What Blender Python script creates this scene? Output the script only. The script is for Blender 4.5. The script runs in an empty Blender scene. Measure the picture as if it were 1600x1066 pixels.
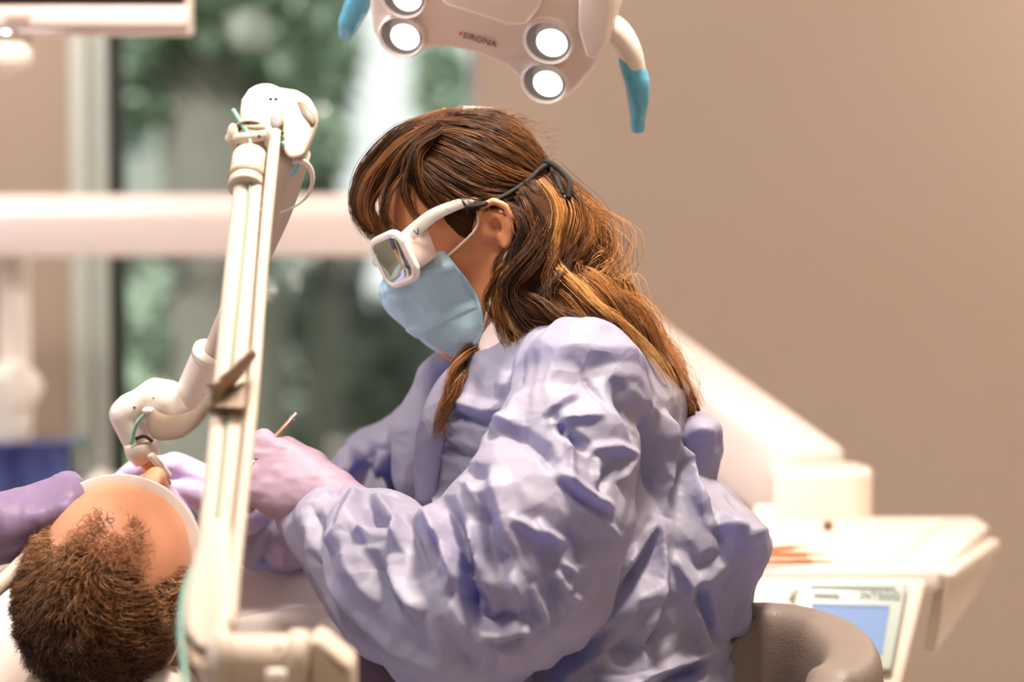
import bpy, bmesh, math, random
import numpy as np
from mathutils import Vector, Matrix

# ------------------------------------------------------------------ camera, light, exposure
scene = bpy.context.scene
COL = scene.collection
FPX = 85.0 / 36.0 * 1600.0
PITCH = math.radians(3.5)
CAMZ = 1.30
cam_d = bpy.data.cameras.new('camera'); cam = bpy.data.objects.new('camera', cam_d); COL.objects.link(cam)
cam.location = (0, 0, CAMZ); cam.rotation_euler = (math.pi / 2 - PITCH, 0, 0)
cam_d.lens = 85; cam_d.sensor_width = 36; cam_d.sensor_fit = 'HORIZONTAL'; cam_d.clip_start = 0.05; cam_d.clip_end = 200
cam_d.dof.use_dof = True; cam_d.dof.focus_distance = 2.42; cam_d.dof.aperture_fstop = 2.4
scene.camera = cam
scene.view_settings.view_transform = 'Standard'; scene.view_settings.look = 'None'
scene.view_settings.gamma = 1.0; scene.view_settings.use_curve_mapping = False
scene.view_settings.exposure = 0.9

world = bpy.data.worlds.new('overcast_sky'); scene.world = world; world.use_nodes = True
wn = world.node_tree.nodes['Background']; wn.inputs[0].default_value = (0.95, 0.98, 0.96, 1); wn.inputs[1].default_value = 0.66

def area(name, loc, target, size, power, color, sizey=None, spread=180):
    l = bpy.data.lights.new(name, 'AREA'); l.energy = power; l.color = color; l.size = size; l.spread = math.radians(spread)
    if sizey: l.shape = 'RECTANGLE'; l.size_y = sizey
    o = bpy.data.objects.new(name, l); COL.objects.link(o); o.location = loc
    o.rotation_euler = (Vector(target) - Vector(loc)).to_track_quat('-Z', 'Y').to_euler()
    return o
WARM = (1.0, 0.88, 0.78)
area('ceiling_light_treatment', (0.28, 2.26, 2.62), (0.2, 2.42, 1.0), 0.30, 34, WARM, 0.30)
area('ceiling_light_front', (0.5, 0.7, 2.62), (0.2, 2.3, 0.9), 0.9, 4.5, WARM, 0.6)
area('ceiling_light_right', (2.1, 4.75, 2.62), (1.9, 5.2, 1.0), 0.8, 27, WARM, 0.4)
area('ceiling_light_left', (-1.5, 4.5, 2.62), (-1.4, 4.9, 1.0), 0.8, 17, WARM, 0.4)
area('fill_light_patient', (-0.75, 1.95, 2.62), (-0.3, 2.5, 0.9), 0.35, 15, WARM, 0.35)  # unseen lamp added to brighten the patient and the drape
area('cool_fill_left', (-2.66, 2.5, 1.65), (0, 2.5, 1.1), 1.25, 15, (0.50, 0.72, 1.0), 1.05)  # added cool fill that turns the left-facing gown bluer
tree_fill_sun = bpy.data.lights.new('tree_fill_sun', 'SUN'); tree_fill_sun.energy = 4.2; tree_fill_sun.angle = 0.05; tree_fill_sun.color = (1, .97, .9)  # sun lamp added to brighten the trees under the overcast sky
tree_fill_sun_o = bpy.data.objects.new('tree_fill_sun', tree_fill_sun); COL.objects.link(tree_fill_sun_o); tree_fill_sun_o.rotation_euler = (math.radians(42), 0, math.radians(-25))

# ------------------------------------------------------------------ helpers
rng = np.random.default_rng(7); random.seed(7)
cP, sP = math.cos(PITCH), math.sin(PITCH)
def ray(px, py):
    u = (px - 800.0) / FPX; v = (533.0 - py) / FPX
    return np.array([u, cP + v * sP, -sP + v * cP])
def P(px, py, d):                         # the point at distance d (metres into the room) seen at a place in the photo
    r = ray(px, py); t = d / r[1]
    return np.array([0, 0, CAMZ]) + r * t
def onplane(px, py, p0, n):
    r = ray(px, py); o = np.array([0, 0, CAMZ]); t = np.dot(p0 - o, n) / np.dot(r, n)
    return o + r * t
def m_of(px, d): return px * d / FPX
def nrm(v): v = np.asarray(v, float); return v / np.linalg.norm(v)
def frame(x, z):                          # rows X, Y, Z with X kept and Z made square to it
    X = nrm(x); Z = np.asarray(z, float); Z = nrm(Z - X * np.dot(X, Z)); return np.array([X, np.cross(Z, X), Z])

def srgb(c):
    r = []
    for v in c[:3]:
        v = v / 255.0; r.append(v / 12.92 if v <= 0.04045 else ((v + 0.055) / 1.055) ** 2.4)
    return (*r, 1.0)
MATS = {}
def M(name, rgb, rough=0.5, metal=0.0, var=0.06, scale=30.0, bump=0.0, bscale=200.0, coat=0.0, spec=0.5, sss=0.0, trans=0.0, sheen=0.0, trc=None, crease=None):
    if name in MATS: return MATS[name]
    m = bpy.data.materials.new(name); m.use_nodes = True; nt = m.node_tree; b = nt.nodes['Principled BSDF']
    b.inputs['Roughness'].default_value = rough; b.inputs['Metallic'].default_value = metal
    b.inputs['Coat Weight'].default_value = coat; b.inputs['Specular IOR Level'].default_value = spec
    b.inputs['Coat Roughness'].default_value = 0.12
    if sheen: b.inputs['Sheen Weight'].default_value = sheen
    if sss:
        b.inputs['Subsurface Weight'].default_value = sss; b.inputs['Subsurface Radius'].default_value = (1, .35, .2); b.inputs['Subsurface Scale'].default_value = 0.008
    tc = nt.nodes.new('ShaderNodeTexCoord'); n = nt.nodes.new('ShaderNodeTexNoise'); n.inputs['Scale'].default_value = scale; n.inputs['Detail'].default_value = 4
    nt.links.new(tc.outputs['Object'], n.inputs['Vector'])
    mx = nt.nodes.new('ShaderNodeMix'); mx.data_type = 'RGBA'
    c = srgb(rgb); mx.inputs[6].default_value = tuple(v * (1 - var) for v in c[:3]) + (1,); mx.inputs[7].default_value = tuple(min(1, v * (1 + var)) for v in c[:3]) + (1,)
    nt.links.new(n.outputs['Fac'], mx.inputs[0]); nt.links.new(mx.outputs[2], b.inputs['Base Color'])
    if bump:
        n2 = nt.nodes.new('ShaderNodeTexNoise'); n2.inputs['Scale'].default_value = bscale; n2.inputs['Detail'].default_value = 3
        nt.links.new(tc.outputs['Object'], n2.inputs['Vector'])
        bp = nt.nodes.new('ShaderNodeBump'); bp.inputs['Strength'].default_value = bump; bp.inputs['Distance'].default_value = 0.002
        nt.links.new(n2.outputs['Fac'], bp.inputs['Height']); nt.links.new(bp.outputs['Normal'], b.inputs['Normal'])
    if crease:                                            # papery creases: distorted cell edges at several sizes, as relief only
        prev = None
        for sc_k, st_k in crease:
            nz = nt.nodes.new('ShaderNodeTexNoise'); nz.inputs['Scale'].default_value = sc_k * .5; nz.inputs['Detail'].default_value = 1
            ad = nt.nodes.new('ShaderNodeVectorMath'); ad.operation = 'MULTIPLY_ADD'; ad.inputs[1].default_value = (.7 / sc_k * 2,) * 3
            nt.links.new(tc.outputs['Object'], nz.inputs['Vector']); nt.links.new(nz.outputs['Color'], ad.inputs[0]); nt.links.new(tc.outputs['Object'], ad.inputs[2])
            vo = nt.nodes.new('ShaderNodeTexVoronoi'); vo.feature = 'F1'; vo.inputs['Scale'].default_value = sc_k; nt.links.new(ad.outputs[0], vo.inputs['Vector'])
            bp = nt.nodes.new('ShaderNodeBump'); bp.inputs['Strength'].default_value = st_k; bp.inputs['Distance'].default_value = .22 / sc_k
            nt.links.new(vo.outputs['Distance'], bp.inputs['Height'])
            if prev is not None: nt.links.new(prev.outputs['Normal'], bp.inputs['Normal'])
            prev = bp
        nt.links.new(prev.outputs['Normal'], b.inputs['Normal'])
    if trans:
        t = nt.nodes.new('ShaderNodeBsdfTranslucent'); ms = nt.nodes.new('ShaderNodeMixShader'); ms.inputs[0].default_value = trans
        
        if trc: t.inputs['Color'].default_value = srgb(trc)
        else: nt.links.new(mx.outputs[2], t.inputs['Color'])
        out = nt.nodes['Material Output']
        nt.links.new(b.outputs[0], ms.inputs[1]); nt.links.new(t.outputs[0], ms.inputs[2]); nt.links.new(ms.outputs[0], out.inputs['Surface'])
    MATS[name] = m; return m
def glow(name, rgb, strength, base=None):
    m = bpy.data.materials.new(name); m.use_nodes = True; b = m.node_tree.nodes['Principled BSDF']
    b.inputs['Base Color'].default_value = srgb(base or rgb); b.inputs['Emission Color'].default_value = srgb(rgb); b.inputs['Emission Strength'].default_value = strength
    return m
def glass(name, rgb=(245, 250, 248), rough=0.0, alpha=0.12):
    m = bpy.data.materials.new(name); m.use_nodes = True; nt = m.node_tree
    nt.nodes.remove(nt.nodes['Principled BSDF']); out = nt.nodes['Material Output']
    t = nt.nodes.new('ShaderNodeBsdfTransparent'); t.inputs[0].default_value = srgb(rgb)
    g = nt.nodes.new('ShaderNodeBsdfGlossy'); g.inputs['Roughness'].default_value = rough
    ms = nt.nodes.new('ShaderNodeMixShader'); ms.inputs[0].default_value = alpha
    nt.links.new(t.outputs[0], ms.inputs[1]); nt.links.new(g.outputs[0], ms.inputs[2]); nt.links.new(ms.outputs[0], out.inputs[0])
    return m

WL = {}
def thing(name, label, cat, loc=(0, 0, 0), group=None, kind=None):
    o = bpy.data.objects.new(name, None); COL.objects.link(o); o.empty_display_size = 0.05
    o.location = tuple(float(v) for v in loc); WL[o] = np.array(loc, float)
    if label: o['label'] = label
    if cat: o['category'] = cat
    if group: o['group'] = group
    if kind: o['kind'] = kind
    return o
def mk(name, geo, mat, parent=None, smooth=True, label=None, kind=None, angle=None):
    V, F = geo; V = np.asarray(V, float)
    base = WL[parent] if parent is not None else np.zeros(3)
    me = bpy.data.meshes.new(name)
    if isinstance(F, np.ndarray):
        n = len(F); k = F.shape[1]
        me.vertices.add(len(V)); me.vertices.foreach_set('co', (V - base).astype(np.float32).ravel())
        me.loops.add(n * k); me.loops.foreach_set('vertex_index', F.astype(np.int32).ravel())
        me.polygons.add(n); me.polygons.foreach_set('loop_start', np.arange(0, n * k, k, dtype=np.int32))
        me.update(calc_edges=True)
    else:
        me.from_pydata([tuple(v) for v in (V - base)], [], [tuple(f) for f in F]); me.update()
    me.validate()
    if smooth:
        me.polygons.foreach_set('use_smooth', np.ones(len(me.polygons), bool))
        if angle is not None: me.set_sharp_from_angle(angle=math.radians(angle))
    o = bpy.data.objects.new(name, me); COL.objects.link(o)
    for mm in (mat if isinstance(mat, (list, tuple)) else [mat]): me.materials.append(mm)
    if parent is not None: o.parent = parent
    WL[o] = base
    if label: o['label'] = label
    if kind: o['kind'] = kind
    return o
def tag(o, label, cat, group=None):
    o['label'] = label; o['category'] = cat
    if group: o['group'] = group
    return o
def join(*gs):
    V = []; F = []; n = 0
    for v, f in gs:
        V.append(np.asarray(v, float)); F += [tuple(int(i) + n for i in q) for q in f]; n += len(v)
    return np.concatenate(V), F
def catmull(pts, n):
    pts = np.asarray(pts, float); k = len(pts)
    if k < 3:
        t = np.linspace(0, 1, n)[:, None]; return pts[0] * (1 - t) + pts[-1] * t
    p = np.vstack([2 * pts[0] - pts[1], pts, 2 * pts[-1] - pts[-2]])
    T = np.linspace(0, k - 1, n); i = np.minimum(T.astype(int), k - 2); t = (T - i)[:, None]
    a, b, c, d = p[i], p[i + 1], p[i + 2], p[i + 3]
    return 0.5 * (2 * b + (c - a) * t + (2 * a - 5 * b + 4 * c - d) * t ** 2 + (3 * b - a - 3 * c + d) * t ** 3)
def sweep(pts, rads, seg=14, n=None, up=(0, 0, 1), sq=1.0, caps=True, prof=None, roundcap=0.0):
    """round (or profile) section carried along a line; rads: one radius or one per point; sq squashes the section along 'up'"""
    pts = np.asarray(pts, float); rads = np.broadcast_to(np.asarray(rads, float), (len(pts),)) if np.ndim(rads) == 0 else np.asarray(rads, float)
    if n:
        pr = catmull(np.hstack([pts, rads[:, None]]), n); pts, rads = pr[:, :3], np.abs(pr[:, 3])
    T = np.gradient(pts, axis=0); T /= np.maximum(np.linalg.norm(T, axis=1), 1e-9)[:, None]
    if roundcap:
        add0, add1, r0, r1 = [], [], [], []
        for a in (75, 45, 20):
            s, c = math.sin(math.radians(a)), math.cos(math.radians(a))
            add0.append(pts[0] - T[0] * rads[0] * s * roundcap); r0.append(rads[0] * c)
        for a in (20, 45, 75):
            s, c = math.sin(math.radians(a)), math.cos(math.radians(a))
            add1.append(pts[-1] + T[-1] * rads[-1] * s * roundcap); r1.append(rads[-1] * c)
        pts = np.vstack([add0, pts, add1]); rads = np.concatenate([r0, rads, r1]); T = np.vstack([[T[0]] * 3, T, [T[-1]] * 3])
    up = nrm(up); V = []
    if prof is None:
        a = np.linspace(0, 2 * math.pi, seg, endpoint=False); prof = np.stack([np.cos(a), np.sin(a) * sq], 1)
    prof = np.asarray(prof, float); seg = len(prof)
    for p, r, t in zip(pts, rads, T):
        s = np.cross(t, up)
        if np.linalg.norm(s) < 1e-3: s = np.cross(t, (1, 0, 0.01))
        s = nrm(s); u = np.cross(s, t)
        V.append(p + r * (prof[:, :1] * s + prof[:, 1:] * u))
    V = np.concatenate(V); F = []
    for i in range(len(pts) - 1):
        for j in range(seg):
            k = (j + 1) % seg; F.append((i * seg + j, i * seg + k, (i + 1) * seg + k, (i + 1) * seg + j))
    if caps:
        F.append(tuple(range(seg - 1, -1, -1))); F.append(tuple(range((len(pts) - 1) * seg, len(pts) * seg)))
    return V, F
def lathe(prof, axis0, axis, seg=32, ref=(1, 0, 0), sq=1.0):
    """prof: (radius, height) pairs turned about an axis"""
    A = nrm(axis); X = np.asarray(ref, float); X = X - A * np.dot(A, X); X = nrm(X); Y = np.cross(A, X); V = []
    a = np.linspace(0, 2 * math.pi, seg, endpoint=False)
    for r, h in prof: V.append(np.asarray(axis0) + A * h + r * (np.cos(a)[:, None] * X + sq * np.sin(a)[:, None] * Y))
    V = np.concatenate(V); F = []
    for i in range(len(prof) - 1):
        for j in range(seg):
            k = (j + 1) % seg; F.append((i * seg + j, i * seg + k, (i + 1) * seg + k, (i + 1) * seg + j))
    F.append(tuple(range(seg - 1, -1, -1))); F.append(tuple(range((len(prof) - 1) * seg, len(prof) * seg)))
    return V, F
def bevel_geo(V, F, w, seg=3, ang=30):
    bm = bmesh.new(); vs = [bm.verts.new(tuple(v)) for v in V]
    for f in F:
        try: bm.faces.new([vs[i] for i in f])
        except ValueError: pass
    bmesh.ops.recalc_face_normals(bm, faces=bm.faces)
    es = [e for e in bm.edges if len(e.link_faces) == 2 and e.calc_face_angle(0) > math.radians(ang)]
    if w > 0: bmesh.ops.bevel(bm, geom=es, offset=w, segments=seg, profile=0.5, affect='EDGES', clamp_overlap=True)
    bm.verts.index_update(); V2 = np.array([v.co[:] for v in bm.verts]); F2 = [tuple(v.index for v in f.verts) for f in bm.faces]; bm.free()
    return V2, F2
def box(c, s, R=None, bev=0.0, seg=2):
    s = np.asarray(s, float) / 2; V = np.array([[x, y, z] for x in (-1, 1) for y in (-1, 1) for z in (-1, 1)], float) * s
    F = [(0, 1, 3, 2), (4, 6, 7, 5), (0, 4, 5, 1), (2, 3, 7, 6), (0, 2, 6, 4), (1, 5, 7, 3)]
    if R is not None: V = V @ np.asarray(R)
    V = V + np.asarray(c)
    return bevel_geo(V, F, bev, seg) if bev else (V, F)
def prism(front, off, bev=0.0, seg=3):
    """closed outline of points plus an offset (vector or second outline)"""
    A = np.asarray(front, float); B = A + np.asarray(off); n = len(A)
    F = [tuple(range(n)), tuple(range(2 * n - 1, n - 1, -1))] + [(i, i + n, (i + 1) % n + n, (i + 1) % n) for i in range(n)]
    return bevel_geo(np.vstack([A, B]), F, bev, seg)
def sph(c, r, R=None, seg=20, rings=12):
    r = np.broadcast_to(np.asarray(r, float), (3,)); V = []; F = []
    for i in range(1, rings):
        th = math.pi * i / rings
        for j in range(seg):
            ph = 2 * math.pi * j / seg; V.append((math.sin(th) * math.cos(ph), math.sin(th) * math.sin(ph), math.cos(th)))
    V += [(0, 0, 1), (0, 0, -1)]; t, b = len(V) - 2, len(V) - 1
    for i in range(rings - 2):
        for j in range(seg): k = (j + 1) % seg; F.append((i * seg + j, (i + 1) * seg + j, (i + 1) * seg + k, i * seg + k))
    for j in range(seg):
        k = (j + 1) % seg; F.append((t, j, k)); F.append((b, (rings - 2) * seg + k, (rings - 2) * seg + j))
    V = np.array(V) * r
    if R is not None: V = V @ np.asarray(R)
    return V + np.asarray(c), F
def letters(txt, size, origin, X, Z, lift=0.0008):
    """flat raised lettering: X along the line, Z up the letters"""
    cu = bpy.data.curves.new('lettering', 'FONT'); cu.body = txt; cu.size = size; cu.extrude = 0.0004; cu.align_x = 'CENTER'; cu.align_y = 'CENTER'; cu.resolution_u = 3
    o = bpy.data.objects.new('lettering', cu); COL.objects.link(o); dg = bpy.context.evaluated_depsgraph_get()
    me = bpy.data.meshes.new_from_object(o.evaluated_get(dg)); V = np.array([v.co[:] for v in me.vertices]); F = [tuple(p.vertices) for p in me.polygons]
    bpy.data.objects.remove(o); bpy.data.meshes.remove(me); bpy.data.curves.remove(cu)
    X = nrm(X); Z = np.asarray(Z, float); Z = nrm(Z - X * np.dot(X, Z)); N = np.cross(X, Z)
    return np.asarray(origin) + V[:, :1] * X + V[:, 1:2] * Z + (V[:, 2:] + lift) * N, F

# ---- signed distance sculpting: smooth unions of limbs, meshed as one continuous surface
def axis_coords(lo, hi, h, fine=None):
    """grid lines from lo to hi with step h, or a finer step inside fine=(a,b,hf)"""
    if fine is None: return np.arange(lo, hi + h, h, dtype=np.float32)
    a, b, hf = fine; a = max(lo, a); b = min(hi, b); parts = []
    if a > lo: parts.append(np.linspace(lo, a, max(2, int((a - lo) / h) + 1))[:-1])
    parts.append(np.arange(a, b, hf))
    if hi > b: parts.append(np.linspace(b, hi, max(2, int((hi - b) / h) + 1)))
    return np.concatenate(parts).astype(np.float32)
class SDF:
    def __init__(s, xs, ys, zs):
        s.ax = [xs, ys, zs]; s.f = np.full((len(xs), len(ys), len(zs)), 1.0, np.float32)
    def block(s, lo, hi):
        sl = []
        for a, l, h in zip(s.ax, lo, hi):
            i = max(0, int(np.searchsorted(a, l)) - 1); j = min(len(a), int(np.searchsorted(a, h)) + 1); sl.append(slice(i, max(j, i)))
        x, y, z = (a[q] for a, q in zip(s.ax, sl)); return tuple(sl), x[:, None, None], y[None, :, None], z[None, None, :]
    def put(s, sl, d, k, op):
        if d.size == 0: return
        g = s.f[sl]
        if op == 'sub':
            d = -d; h = np.clip(0.5 - 0.5 * (g - d) / k, 0, 1); s.f[sl] = g * (1 - h) + d * h + k * h * (1 - h)
        else:
            h = np.clip(0.5 + 0.5 * (g - d) / k, 0, 1); s.f[sl] = g * (1 - h) + d * h - k * h * (1 - h)
    def ell(s, c, r, R=None, k=0.01, op='add'):
        c = np.asarray(c, float); r = np.broadcast_to(np.asarray(r, float), (3,)); m = r.max() + k + 0.02
        sl, x, y, z = s.block(c - m, c + m); x = x - c[0]; y = y - c[1]; z = z - c[2]
        if R is None: q = (x, y, z)
        else: R = np.asarray(R); q = tuple(R[i, 0] * x + R[i, 1] * y + R[i, 2] * z for i in range(3))
        k0 = np.sqrt((q[0] / r[0]) ** 2 + (q[1] / r[1]) ** 2 + (q[2] / r[2]) ** 2); k1 = np.sqrt((q[0] / r[0] ** 2) ** 2 + (q[1] / r[1] ** 2) ** 2 + (q[2] / r[2] ** 2) ** 2)
        s.put(sl, (k0 * (k0 - 1) / np.maximum(k1, 1e-6)).astype(np.float32), k, op)
    def chain(s, pts, rads, k=0.01, op='add', sq=None):
        """tapered capsules; sq=(axis, factor): section stretched along a world axis"""
        pts = np.asarray(pts, float); rads = np.broadcast_to(np.asarray(rads, float), (len(pts),))
        lo = (pts - rads[:, None]).min(0) - k - 0.02; hi = (pts + rads[:, None]).max(0) + k + 0.02
        if sq:
            ext = rads.max() * (sq[1] - 1); lo[sq[0]] -= max(ext, 0); hi[sq[0]] += max(ext, 0)
        sl, x, y, z = s.block(lo, hi); best = None
        for a, b, ra, rb in zip(pts[:-1], pts[1:], rads[:-1], rads[1:]):
            sc = np.ones(3)
            if sq: sc[sq[0]] = 1 / sq[1]
            mid = a if not sq else (a + b) / 2
            A = (a - mid) * sc; B = (b - mid) * sc; X = (x - mid[0]) * sc[0] - A[0]; Y = (y - mid[1]) * sc[1] - A[1]; Z = (z - mid[2]) * sc[2] - A[2]; ba = B - A
            t = np.clip((X * ba[0] + Y * ba[1] + Z * ba[2]) / max(ba @ ba, 1e-9), 0, 1)
            d = np.sqrt((X - t * ba[0]) ** 2 + (Y - t * ba[1]) ** 2 + (Z - t * ba[2]) ** 2) - (ra + (rb - ra) * t)
            best = d if best is None else np.minimum(best, d)
        if best is not None: s.put(sl, best.astype(np.float32), k, op)
    def mesh(s):
        f = s.f; neg = f < 0
        nx, ny, nz = f.shape; c = np.zeros((nx - 1, ny - 1, nz - 1), np.uint8)
        for i in (0, 1):
            for j in (0, 1):
                for k in (0, 1): c += neg[i:nx - 1 + i, j:ny - 1 + j, k:nz - 1 + k]
        I, J, K = np.nonzero((c > 0) & (c < 8)); idx = np.full(c.shape, -1, np.int32); idx[I, J, K] = np.arange(len(I))
        acc = np.zeros((len(I), 3)); cnt = np.zeros(len(I)); X, Y, Z = s.ax
        for (a, b) in [((0,0,0),(1,0,0)),((0,1,0),(1,1,0)),((0,0,1),(1,0,1)),((0,1,1),(1,1,1)),((0,0,0),(0,1,0)),((1,0,0),(1,1,0)),((0,0,1),(0,1,1)),((1,0,1),(1,1,1)),((0,0,0),(0,0,1)),((1,0,0),(1,0,1)),((0,1,0),(0,1,1)),((1,1,0),(1,1,1))]:
            fa = f[I + a[0], J + a[1], K + a[2]]; fb = f[I + b[0], J + b[1], K + b[2]]; m = (fa < 0) != (fb < 0)
            t = np.where(m, np.clip(fa / np.where(m, fa - fb, 1), 0, 1), 0)
            pa = np.stack([X[I + a[0]], Y[J + a[1]], Z[K + a[2]]], 1); pb = np.stack([X[I + b[0]], Y[J + b[1]], Z[K + b[2]]], 1)
            acc += np.where(m[:, None], pa + (pb - pa) * t[:, None], 0); cnt += m
        V = acc / cnt[:, None]; Q = []
        for axn in range(3):
            n = [nx, ny, nz]; sl0 = [slice(1, n[q] - 1) for q in range(3)]; sl1 = list(sl0); sl0[axn] = slice(0, n[axn] - 1); sl1[axn] = slice(1, n[axn])
            a = neg[tuple(sl0)]; b = neg[tuple(sl1)]; E = np.stack(np.nonzero(a != b), 1)
            flip = a[tuple(E.T)]; off = np.array([1, 1, 1]); off[axn] = 0; E = E + off
            u, v = [(1, 2), (2, 0), (0, 1)][axn]; du = np.zeros(3, int); dv = np.zeros(3, int); du[u] = 1; dv[v] = 1
            q = np.stack([idx[tuple((E - du - dv).T)], idx[tuple((E - dv).T)], idx[tuple(E.T)], idx[tuple((E - du).T)]], 1)
            q = np.where(flip[:, None], q, q[:, ::-1]); Q.append(q)
        Q = np.concatenate(Q); Q = Q[(Q >= 0).all(1)]
        return V, Q
def vnormals(V, Q):
    n = np.cross(V[Q[:, 2]] - V[Q[:, 0]], V[Q[:, 3]] - V[Q[:, 1]]); N = np.zeros_like(V)
    for i in range(4): np.add.at(N, Q[:, i], n)
    return N / np.maximum(np.linalg.norm(N, axis=1), 1e-12)[:, None]
def relax(V, Q, it=2, w=0.5):
    for _ in range(it):
        S = np.zeros_like(V); c = np.zeros(len(V))
        for i in range(4):
            a, b = Q[:, i], Q[:, (i + 1) % 4]; np.add.at(S, a, V[b]); np.add.at(S, b, V[a]); np.add.at(c, a, 1); np.add.at(c, b, 1)
        V = V * (1 - w) + w * S / np.maximum(c, 1)[:, None]
    return V
_perm = np.random.default_rng(3).random((64, 64, 64)).astype(np.float32) * 2 - 1
def vnoise(p):
    i = np.floor(p).astype(int); f = p - i; f = f * f * (3 - 2 * f); r = 0
    for a in (0, 1):
        for b in (0, 1):
            for c in (0, 1):
                w = (f[:, 0] if a else 1 - f[:, 0]) * (f[:, 1] if b else 1 - f[:, 1]) * (f[:, 2] if c else 1 - f[:, 2])
                r = r + w * _perm[(i[:, 0] + a) & 63, (i[:, 1] + b) & 63, (i[:, 2] + c) & 63]
    return r
def strands(name, L, rad, mat, parent, tint, taper=0.25):
    """L: (n, m, 3) strand centre lines -> three-sided hairs in one mesh; tint (n, m) kept as an attribute"""
    n, m, _ = L.shape; T = np.gradient(L, axis=1); T /= np.maximum(np.linalg.norm(T, axis=2), 1e-9)[..., None]
    ref = np.array([0.31, -0.72, 0.62]); S = np.cross(T, ref); S /= np.maximum(np.linalg.norm(S, axis=2), 1e-6)[..., None]; U = np.cross(S, T)
    w = np.asarray(rad)[:, None] * (1 - (1 - taper) * np.linspace(0, 1, m)[None, :] ** 3)
    R = [L + w[..., None] * (math.cos(a) * S + math.sin(a) * U) for a in (0.3, 0.3 + 2.0944, 0.3 + 4.18879)]
    V = np.stack(R, 2).reshape(-1, 3); base = (np.arange(n)[:, None] * m + np.arange(m - 1)[None, :]).ravel() * 3
    Q = np.concatenate([np.stack([base + j, base + (j + 1) % 3, base + 3 + (j + 1) % 3, base + 3 + j], 1) for j in range(3)])
    o = mk(name, (V, Q), mat, parent)
    at = o.data.attributes.new('tint', 'FLOAT', 'POINT'); at.data.foreach_set('value', np.repeat(tint.reshape(-1), 3).astype(np.float32))
    return o
def hair_mat(name, stops, rough=0.35, spec=0.5):
    m = bpy.data.materials.new(name); m.use_nodes = True; nt = m.node_tree; b = nt.nodes['Principled BSDF']
    a = nt.nodes.new('ShaderNodeAttribute'); a.attribute_name = 'tint'; r = nt.nodes.new('ShaderNodeValToRGB')
    els = r.color_ramp.elements
    while len(els) < len(stops): els.new(0.5)
    for e, (p, c) in zip(els, stops): e.position = p; e.color = srgb(c)
    nt.links.new(a.outputs['Fac'], r.inputs[0]); nt.links.new(r.outputs[0], b.inputs['Base Color'])
    b.inputs['Roughness'].default_value = rough; b.inputs['Specular IOR Level'].default_value = spec
    return m
# ------------------------------------------------------------------ the room
WY = 5.4
m_wall = M('glossy beige wall panel', (162, 145, 132), 0.16, var=0.03, scale=1.5, coat=0.25)
m_wall2 = M('beige painted wall', (200, 182, 162), 0.6, var=0.03, scale=3, bump=0.05)
m_ceil = M('white ceiling', (238, 234, 226), 0.8, var=0.02); m_floor = M('pale vinyl floor', (196, 186, 174), 0.35, var=0.06, scale=5)
m_white = M('white plastic', (236, 226, 216), 0.32, var=0.02, coat=0.15)
m_cream = M('cream moulded plastic', (232, 218, 204), 0.34, var=0.025, bump=0.02)
m_pink = M('warm white enamel', (226, 210, 204), 0.3, var=0.02)
m_black = M('black rubber', (26, 24, 24), 0.5); m_chrome = M('brushed steel', (205, 203, 200), 0.2, metal=1.0)
def structure(name, geo, mat, parent=None, **k):
    return mk(name, geo, mat, parent, smooth=False, kind='structure' if parent is None else None, **k)
structure('floor', box((0.1, 1.7, -0.05), (5.4, 7.5, 0.1)), m_floor)
structure('ceiling', box((0.1, 1.7, 2.75), (5.4, 7.5, 0.1)), m_ceil)
wx0 = P(114, 533, WY)[0]; wx1 = P(745, 533, WY)[0]; wz0, wz1 = 0.22, 2.45
structure('wall_back', join(box(((-2.6 + wx0) / 2, WY + .1, 1.35), (wx0 + 2.6, .2, 2.7)), box(((2.8 + wx1) / 2, WY + .1, 1.35), (2.8 - wx1, .2, 2.7)),
          box(((wx0 + wx1) / 2, WY + .1, wz0 / 2), (wx1 - wx0, .2, wz0)), box(((wx0 + wx1) / 2, WY + .1, (wz1 + 2.7) / 2), (wx1 - wx0, .2, 2.7 - wz1))), m_wall)
structure('wall_left', join(box((-2.65, -.1, 1.35), (.1, 3.9, 2.7)), box((-2.65, 4.3, 1.35), (.1, 2.3, 2.7)), box((-2.65, 2.5, .5), (.1, 1.3, 1.0)), box((-2.65, 2.5, 2.45), (.1, 1.3, .5))), m_wall2)
w2 = thing('added_window_left', None, None, (-2.65, 2.5, 1.0), kind='structure'); m_w2 = M('added window frame', (200, 204, 200), .4)  # unseen window added as an opening for the cool left fill
for y_, z_, sy_, sz_ in ((1.88, 1.6, .06, 1.2), (3.12, 1.6, .06, 1.2), (2.5, 1.03, 1.3, .06), (2.5, 2.17, 1.3, .06)): mk('window_frame', box((-2.64, y_, z_), (.08, sy_, sz_), bev=.004), m_w2, w2)
mk('window_pane', box((-2.69, 2.5, 1.6), (.006, 1.2, 1.1)), glass('added window glass', (236, 244, 248), 0.0, .04), w2)
structure('wall_right', box((2.85, 1.7, 1.35), (.1, 7.5, 2.7)), m_wall2)
structure('wall_front', box((0.1, -2.05, 1.35), (5.4, .1, 2.7)), m_wall2)
m_base = M('grey skirting', (150, 140, 130), 0.5)
structure('baseboard_back', join(box(((wx1 + 2.8) / 2, WY - .008, .05), (2.8 - wx1, .014, .1)), box(((-2.6 + wx0) / 2, WY - .008, .05), (wx0 + 2.6, .014, .1))), m_base)
win = thing('window_1', None, None, (wx0, WY, wz0), kind='structure')
m_jamb = M('pale grey aluminium', (186, 192, 186), 0.4, metal=0.2, var=0.02); m_gask = M('black window gasket', (30, 34, 32), 0.6)
gx = P(166, 533, WY)[0]; gx2 = P(186, 533, WY)[0]; rx = P(733, 533, WY)[0]
mx_ = P(140, 533, WY)[0]
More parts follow.
